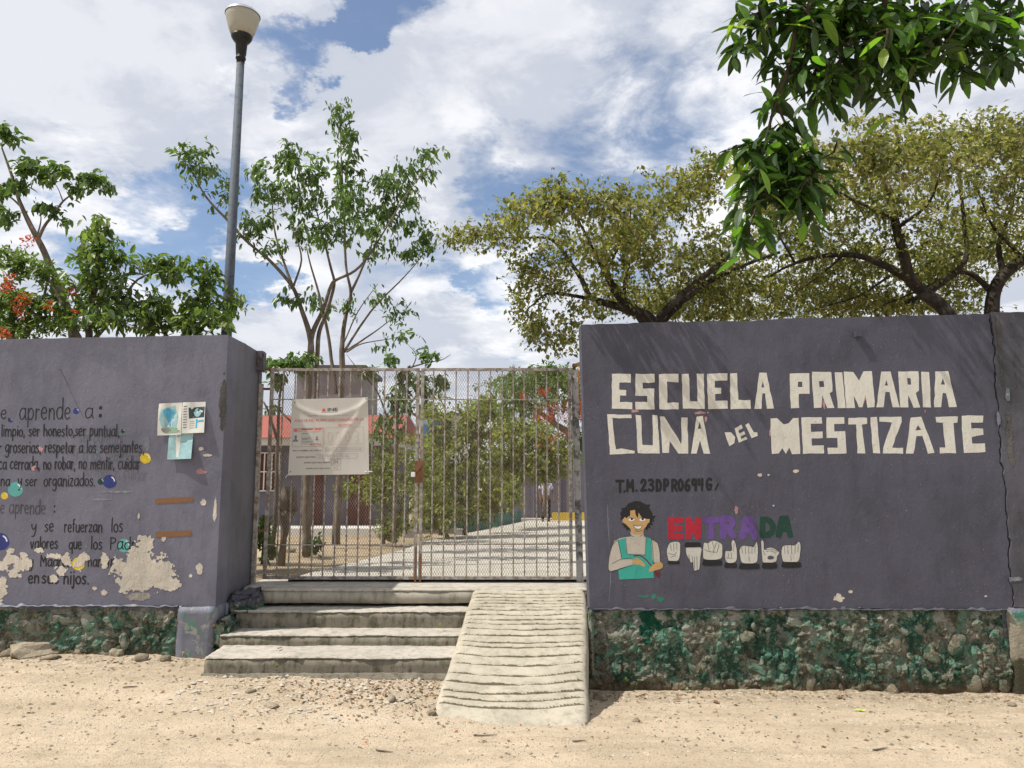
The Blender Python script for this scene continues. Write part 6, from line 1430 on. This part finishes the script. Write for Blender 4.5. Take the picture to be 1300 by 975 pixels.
MB().lathe([(0, b_.z), (.05, b_.z), (.055, b_.z+.14), (.02, b_.z+.19), (.02, b_.z+.22), (0, b_.z+.22)], b_.x, b_.y, 14).obj('body', M['whitebox'], r_, True)
MB().lathe([(.024, b_.z+.215), (.024, b_.z+.245), (0, b_.z+.247)], b_.x, b_.y, 12).obj('cap', M['bluetank'], r_)
# edging stones and dirt mounds left of the path
for q, (u, v, s_, lb) in enumerate([(368, 700, .13, 'brown stone at the foot of the thin stump left of the nearer trunk'), (345, 706, .10, 'small brown stone beside the left gate post shrub'), (560, 668, .11, 'rounded stone at the foot of the hedge left of the teal planter')]):
    g_ = Gc(u, v); o = bpy.data.objects.new('rock', ICO[q+2].copy()); o.data.materials.clear(); o.data.materials.append(M['rock']); COL.objects.link(o); o.location = g_; o.scale = (s_, s_*.8, s_*.6); tag(o, lb, 'rock')
g_ = Gc(357, 718); r_ = empty('wooden_stump', tuple(g_), label='thin bare stump with a lopped head left of the nearer trunk', cat='stump')
MB().tube([g_, g_+Vector((.02, 0, .35)), g_+Vector((.05, 0, .62)), g_+Vector((.06, 0, .7))], [.05, .04, .09, .12], 9).tube([g_+Vector((.06, 0, .7)), g_+Vector((.07, 0, 1.0))], [.13, .09], 9).obj('trunk', M['barkA'], r_, True)

# ------------------------------------------------------------------ the walking person
def skin_body(chains, name):
    V = []; E = []; Rd = []; key = {}
    for ch in chains:
        prev = None
        for (x, y, z, r_) in ch:
            k_ = (round(x, 4), round(y, 4), round(z, 4))
            if k_ not in key: key[k_] = len(V); V.append((x, y, z)); Rd.append(r_)
            i = key[k_]
            if prev is not None: E.append((prev, i))
            prev = i
    me = bpy.data.meshes.new(name); me.from_pydata(V, E, []); o = bpy.data.objects.new(name, me); COL.objects.link(o)
    o.modifiers.new('s', 'SKIN'); o.modifiers.new('u', 'SUBSURF').levels = 2
    for i, sv in enumerate(me.skin_vertices[0].data):
        rr = Rd[i]; sv.radius = rr if isinstance(rr, tuple) else (rr, rr); sv.use_root = (i == 0)
    bpy.context.view_layer.update(); dg = bpy.context.evaluated_depsgraph_get()
    res = bpy.data.meshes.new_from_object(o.evaluated_get(dg)); bpy.data.objects.remove(o); res.polygons.foreach_set('use_smooth', [True]*len(res.polygons)); return res
pf = P(693, 661, 29.5); pz = court(29.5)
pe = empty('person', (pf.x, 29.5, pz), label='person walking on the courtyard path in a pale checked shirt and black trousers', cat='person')
def pp(l): return [(pf.x+a, 29.5+b_, pz+c_, r_) for a, b_, c_, r_ in l]
pel = (0, 0, .92, (.15, .10))
armL = [(-.19, 0, 1.40, .055), (-.25, .0, 1.15, .042), (-.22, -.10, .95, .032), (-.20, -.15, .86, .028)]
armR = [(.19, 0, 1.40, .055), (.28, 0, 1.14, .042), (.31, -.06, .93, .032), (.31, -.08, .84, .028)]
hands = []
for sgn, w_ in ((-1, armL[-1]), (1, armR[-1])):
    for q in range(4): hands.append(pp([w_, (w_[0]+(q-1.5)*.018, w_[1]-.01, w_[2]-.07, .010), (w_[0]+(q-1.5)*.02, w_[1]-.025, w_[2]-.13+.01*abs(q-1.5), .008)]))
    hands.append(pp([w_, (w_[0]-sgn*.035, w_[1]-.03, w_[2]-.045, .010), (w_[0]-sgn*.045, w_[1]-.045, w_[2]-.085, .008)]))
body = skin_body([pp([pel, (0, 0, 1.12, (.13, .09)), (0, 0, 1.36, (.15, .09)), (0, 0, 1.47, .055), (0, -.01, 1.56, (.07, .08)), (0, -.01, 1.66, (.075, .09)), (0, 0, 1.70, (.05, .06))]),
  pp([(0, 0, 1.36, (.15, .09))]+armL), pp([(0, 0, 1.36, (.15, .09))]+armR), pp([(0, -.01, 1.60, .05), (0, -.10, 1.595, .014)]),
  pp([pel, (-.10, -.02, .85, .085), (-.12, -.08, .48, .06), (-.12, -.02, .09, .04), (-.125, -.14, .04, .035)]), pp([pel, (.10, .02, .85, .085), (.11, .04, .48, .06), (.12, .12, .10, .04), (.125, .01, .04, .035)])]+hands, 'body')
link('body', body, M['skin'], pe)
link('shirt', skin_body([pp([(0, 0, .93, (.17, .125)), (0, 0, 1.12, (.155, .115)), (0, 0, 1.36, (.17, .11)), (0, 0, 1.45, (.08, .07))]), pp([(0, 0, 1.36, (.17, .11)), (-.19, 0, 1.40, .075), (-.235, 0, 1.22, .065)]), pp([(0, 0, 1.36, (.17, .11)), (.19, 0, 1.40, .075), (.25, 0, 1.22, .065)])], 'shirt'), M['shirt'], pe)
link('trousers', skin_body([pp([(0, 0, .93, (.155, .115)), (-.10, -.02, .82, .105), (-.12, -.08, .48, .08), (-.12, -.02, .10, .065)]), pp([(0, 0, .93, (.155, .115)), (.10, .02, .82, .105), (.11, .04, .48, .08), (.12, .12, .11, .065)])], 'trousers'), M['trouser'], pe)
for (a, b_, c_) in ((-.12, -.02, .05), (.12, .12, .05)): link('shoe', skin_body([pp([(a, b_+.04, c_, .05), (a, b_-.08, c_-.005, .048), (a, b_-.18, c_-.015, .035)])], 'shoe'), M['shoe'], pe)
link('hair', skin_body([pp([(0, .03, 1.60, (.06, .07)), (0, .02, 1.68, (.085, .09)), (0, 0, 1.73, (.07, .075))])], 'hair'), M['hair'], pe)
for s_ in (-.03, .03): MB().lathe([(0, pz+1.632), (.008, pz+1.638), (.008, pz+1.645), (0, pz+1.65)], pf.x+s_, 29.5-.095, 8).obj('eye', M['hair'], pe)
MB().box(pf.x-.025, pf.x+.025, 29.5-.1, 29.5-.085, pz+1.55, pz+1.558).obj('mouth', M['maroon'], pe)

# ------------------------------------------------------------------ loose stones, litter
def stone_at(u, v, s, lb, flat=.5, mi=0, group=None, mat='rock'):
    r = ray(u, v); y = 6.5
    for _ in range(40): y = .5*y+.5*((gz_street(r.x/r.y*y, min(y, 7.0))-CZ)/r.z*r.y)
    y = min(y, 7.05); x = r.x/r.y*y
    me = ICO[mi % len(ICO)].copy(); me.materials.clear(); me.materials.append(M[mat])
    o = bpy.data.objects.new('rock', me); COL.objects.link(o); o.location = (x, y, gz_street(x, y)+s*flat*.25); o.scale = (s, s*.75, s*flat); o.rotation_euler = (random.uniform(-.15, .15), random.uniform(-.15, .15), random.uniform(0, 6)); tag(o, lb, 'rock', group)
    return o
for i, (u, v, s, f, lb) in enumerate([
 (50, 822, .26, .35, 'broad flat mossy slab lying against the foot of the left rubble base'),(16, 828, .13, .4, 'flat pale stone at the left picture edge below the rubble'),
 (65, 836, .10, .3, 'flat yellowish stone just in front of the broad mossy slab'),(148, 832, .075, .8, 'pinkish stone at the rubble foot right of the mossy slab'),
 (180, 838, .07, .7, 'dark rough stone between the pinkish stone and the grey corner plinth'),(210, 839, .055, .8, 'brown stone in front of the green painted corner'),
 (238, 832, .09, .8, 'rounded brown rock at the foot of the grey corner plinth'),(102, 826, .08, .7, 'grey green rock between mossy slab and pinkish stone'),
 (1128, 862, .09, 1.1, 'knobbly tan rock leaning on the middle of the right rubble base'),(762, 888, .07, .7, 'dark stone in the shade beside the ramp foot'),
 (1285, 896, .045, .5, 'small white stone near the far right wall foot'),(318, 878, .05, .35, 'flat pale stone below the left end of the steps'),
 (345, 897, .06, .35, 'flat broken stone in the middle of the dirt below the steps'),(497, 890, .05, .7, 'dark grey stone left of the ramp foot'),
 (548, 906, .05, .5, 'mossy stone touching the left corner of the ramp foot'),(808, 916, .04, .5, 'dark triangular pebble on the sand right of the ramp')]):
    stone_at(u, v, s, lb, f, i)
# gravel and crumbs: too many to count
def scatter(n, region, smin, smax, mat, name, seed, flat=.6, dens=None):
    rng = np.random.default_rng(seed); base = np.array([(1,0,0),(0,1,0),(-1,0,0),(0,-1,0),(0,0,1),(0,0,-1)], float); Ff = np.array([(0,1,4),(1,2,4),(2,3,4),(3,0,4)])
    V = []; Q = []; c = 0
    while c < n:
        x = rng.uniform(region[0], region[1]); y = rng.uniform(region[2], region[3])
        if dens and rng.random() > dens(x, y): continue
        s = smin+(smax-smin)*rng.random()**3; a = rng.uniform(0, 6.28); ca, sa = math.cos(a), math.sin(a)
        p = base*rng.uniform(.6, 1.2, (6, 3))*s; p[:, 2] *= flat; p = np.stack([p[:, 0]*ca-p[:, 1]*sa, p[:, 0]*sa+p[:, 1]*ca, p[:, 2]], 1)
        V.append(p+np.array([x, y, gz_street(x, y)+s*.1])); Q.append(Ff+c*6); c += 1
    o = link(name, mesh_np(name, np.concatenate(V), np.concatenate(Q)), mat, None, kind='stuff'); return o
def dz_steps(x, y): return .25+.75*math.exp(-((x+.9)/1.1)**2)*sm(5.6, 6.4, y)+.35*sm(6.2, 6.9, y)
M['gravel'] = plain('pale_gravel', (.44, .39, .31), .95, .45, 9); M['gravel2'] = plain('brown_gravel', (.22, .17, .12), .95, .5, 12)
o = scatter(6500, (-5, 4.8, 5.0, 7.0), .003, .016, M['gravel'], 'gravel', 3, .6, dz_steps); tag(o, 'pale limestone gravel scattered over the dirt street')
o = scatter(3800, (-5, 4.8, 5.0, 7.0), .003, .018, M['gravel2'], 'gravel', 4, .6, dz_steps); tag(o, 'brown gravel crumbs scattered over the dirt street')
o = scatter(300, (-2.6, -.5, 5.75, 6.6), .012, .035, M['gravel'], 'rubble_crumbs', 5, .6); tag(o, 'broken limestone crumbs below the steps')
rng = np.random.default_rng(8); n = 1300
px_ = np.concatenate([rng.normal(-.95, .65, 620), rng.uniform(-5, 4.5, 380), rng.uniform(-5, 4.5, 300)]); py_ = np.concatenate([rng.normal(6.25, .22, 620), rng.uniform(5.2, 6.9, 380), rng.uniform(6.7, 6.93, 300)])
py_ = np.clip(py_, 5.1, 6.95); pos = np.array([(a, b_, gz_street(a, b_)+.006) for a, b_ in zip(px_, py_)]); d = unit(n, rng); d[:, 2] *= .15; nr = unit(n, rng)*.35+np.array([0, 0, 1.])
V, Q = leaves_np(pos, d, nr, rng.uniform(.015, .05, n), rng.uniform(.01, .025, n), False); link('dry_leaf_litter', mesh_np('litter', V, Q), M['litter'], None, kind='stuff', label='dry leaf crumbs strewn over the dirt')
n = 46; px_ = rng.normal(-.9, .8, n); py_ = np.clip(rng.normal(6.0, .35, n), 5.2, 6.6); pos = np.array([(a, b_, gz_street(a, b_)+.008) for a, b_ in zip(px_, py_)]); d = unit(n, rng); d[:, 2] *= .2
V, Q = leaves_np(pos, d, unit(n, rng)*.4+np.array([0, 0, 1.]), rng.uniform(.012, .03, n), rng.uniform(.01, .02, n), False); link('red_petals', mesh_np('petals', V, Q), M['flower'], None, kind='stuff', label='fallen red petals on the dirt below the steps')
def fallen(u, v, L_, mt, lb, zoff=.01, y_=None, z_=None):
    r = ray(u, v)
    if y_ is None:
        y = 6.2
        for _ in range(40): y = .5*y+.5*((gz_street(r.x/r.y*y, min(y, 7.0))-CZ)/r.z*r.y)
        p = Vector((r.x/r.y*y, y, gz_street(r.x/r.y*y, y)+zoff))
    else: p = Vector((r.x/r.y*y_, y_, z_))
    V, Fs = near_leaf(.15, .5, .26); a = random.uniform(0, 6.28); V = [Vector(v_)*L_ for v_ in V]; V = [(p.x+v_.x*math.cos(a)-v_.y*math.sin(a), p.y+v_.x*math.sin(a)+v_.y*math.cos(a), p.z+abs(v_.z)) for v_ in V]
    link('fallen_leaf', mesh_from('fallen', V, Fs), M[mt], None, label=lb, cat='leaf')
M['lime'] = plain('lime_leaf', (.42, .6, .05), .5); M['browns'] = plain('brown_leaf', (.17, .09, .05), .8)
fallen(1084, 903, .085, 'lime', 'bright lime leaf on the sand before the right wall'); fallen(1062, 888, .07, 'browns', 'dark curled leaf near the foot of the right wall')
fallen(904, 891, .09, 'browns', 'long brown leaf on the sand before the right rubble base'); fallen(854, 890, .07, 'browns', 'small brown leaf on the sand closer to the ramp')
fallen(985, 911, .04, 'green_old', 'small green leaf on the sand under the painted hands'); fallen(353, 823, .06, 'browns', 'brown leaf lying on the lowest step', 0, 6.75, .185)
fallen(480, 853, .07, 'litter', 'brown leaf on the dirt at the foot of the lowest step')
for i, (u, v, L_, a_, lb) in enumerate([(616, 935, .16, .1, 'short brown twig on the dirt left of the ramp foot'), (488, 955, .12, -.3, 'brown twig on the dirt at the bottom below the steps'), (1118, 952, .12, .25, 'thin twig on the sand at the bottom right'), (735, 942, .09, -.1, 'tiny twig on the dirt below the ramp corner'), (165, 873, .10, .3, 'twig on the dirt below the grey corner plinth')]):
    r = ray(u, v); y = 6.2
    for _ in range(40): y = .5*y+.5*((gz_street(r.x/r.y*y, min(y, 7.0))-CZ)/r.z*r.y)
    x = r.x/r.y*y; pts = [(x+L_*q*math.cos(a_), y+L_*q*math.sin(a_)+.006*math.sin(q*5), gz_street(x+L_*q*math.cos(a_), y+L_*q*math.sin(a_))+.008) for q in np.linspace(-.5, .5, 6)]
    MB().tube(pts, [.005, .0055, .005, .0045, .004, .0025], 6).obj('twig', M['barkA'], None, label=lb, cat='twig')
# green weeds at wall feet
for i, (u, v, y_, n_, lb) in enumerate([(795, 865, 6.93, 10, 'tiny bright green weed at the ramp end of the right wall foot'), (871, 877, 6.9, 7, 'tiny green weed before the middle of the right rubble base'), (350, 848, 6.44, 14, 'small weed tuft under the left end of the lowest step'), (558, 795, 7.08, 5, 'small green sprig lying on the second step near the ramp')]):
    a = P(u, v, y_); r_ = random.Random(i); V = []; Fs = []
    for q in range(n_):
        an = r_.uniform(0, 6.28); L_ = r_.uniform(.02, .045); d = Vector((math.cos(an), math.sin(an), r_.uniform(.4, 1.4))).normalized(); s = d.cross(Vector((0, 0, 1))).normalized()*L_*.25; b_ = len(V)
        V += [a, a+d*L_*.5+s, a+d*L_, a+d*L_*.5-s]; Fs += [(b_, b_+1, b_+2), (b_, b_+2, b_+3)]
    link('weed', mesh_from('weed', V, Fs), M['leafB'], None, label=lb, cat='weed')
print('objects', len(bpy.data.objects), 'tris', sum(len(o.data.polygons) for o in bpy.data.objects if o.type == 'MESH'))
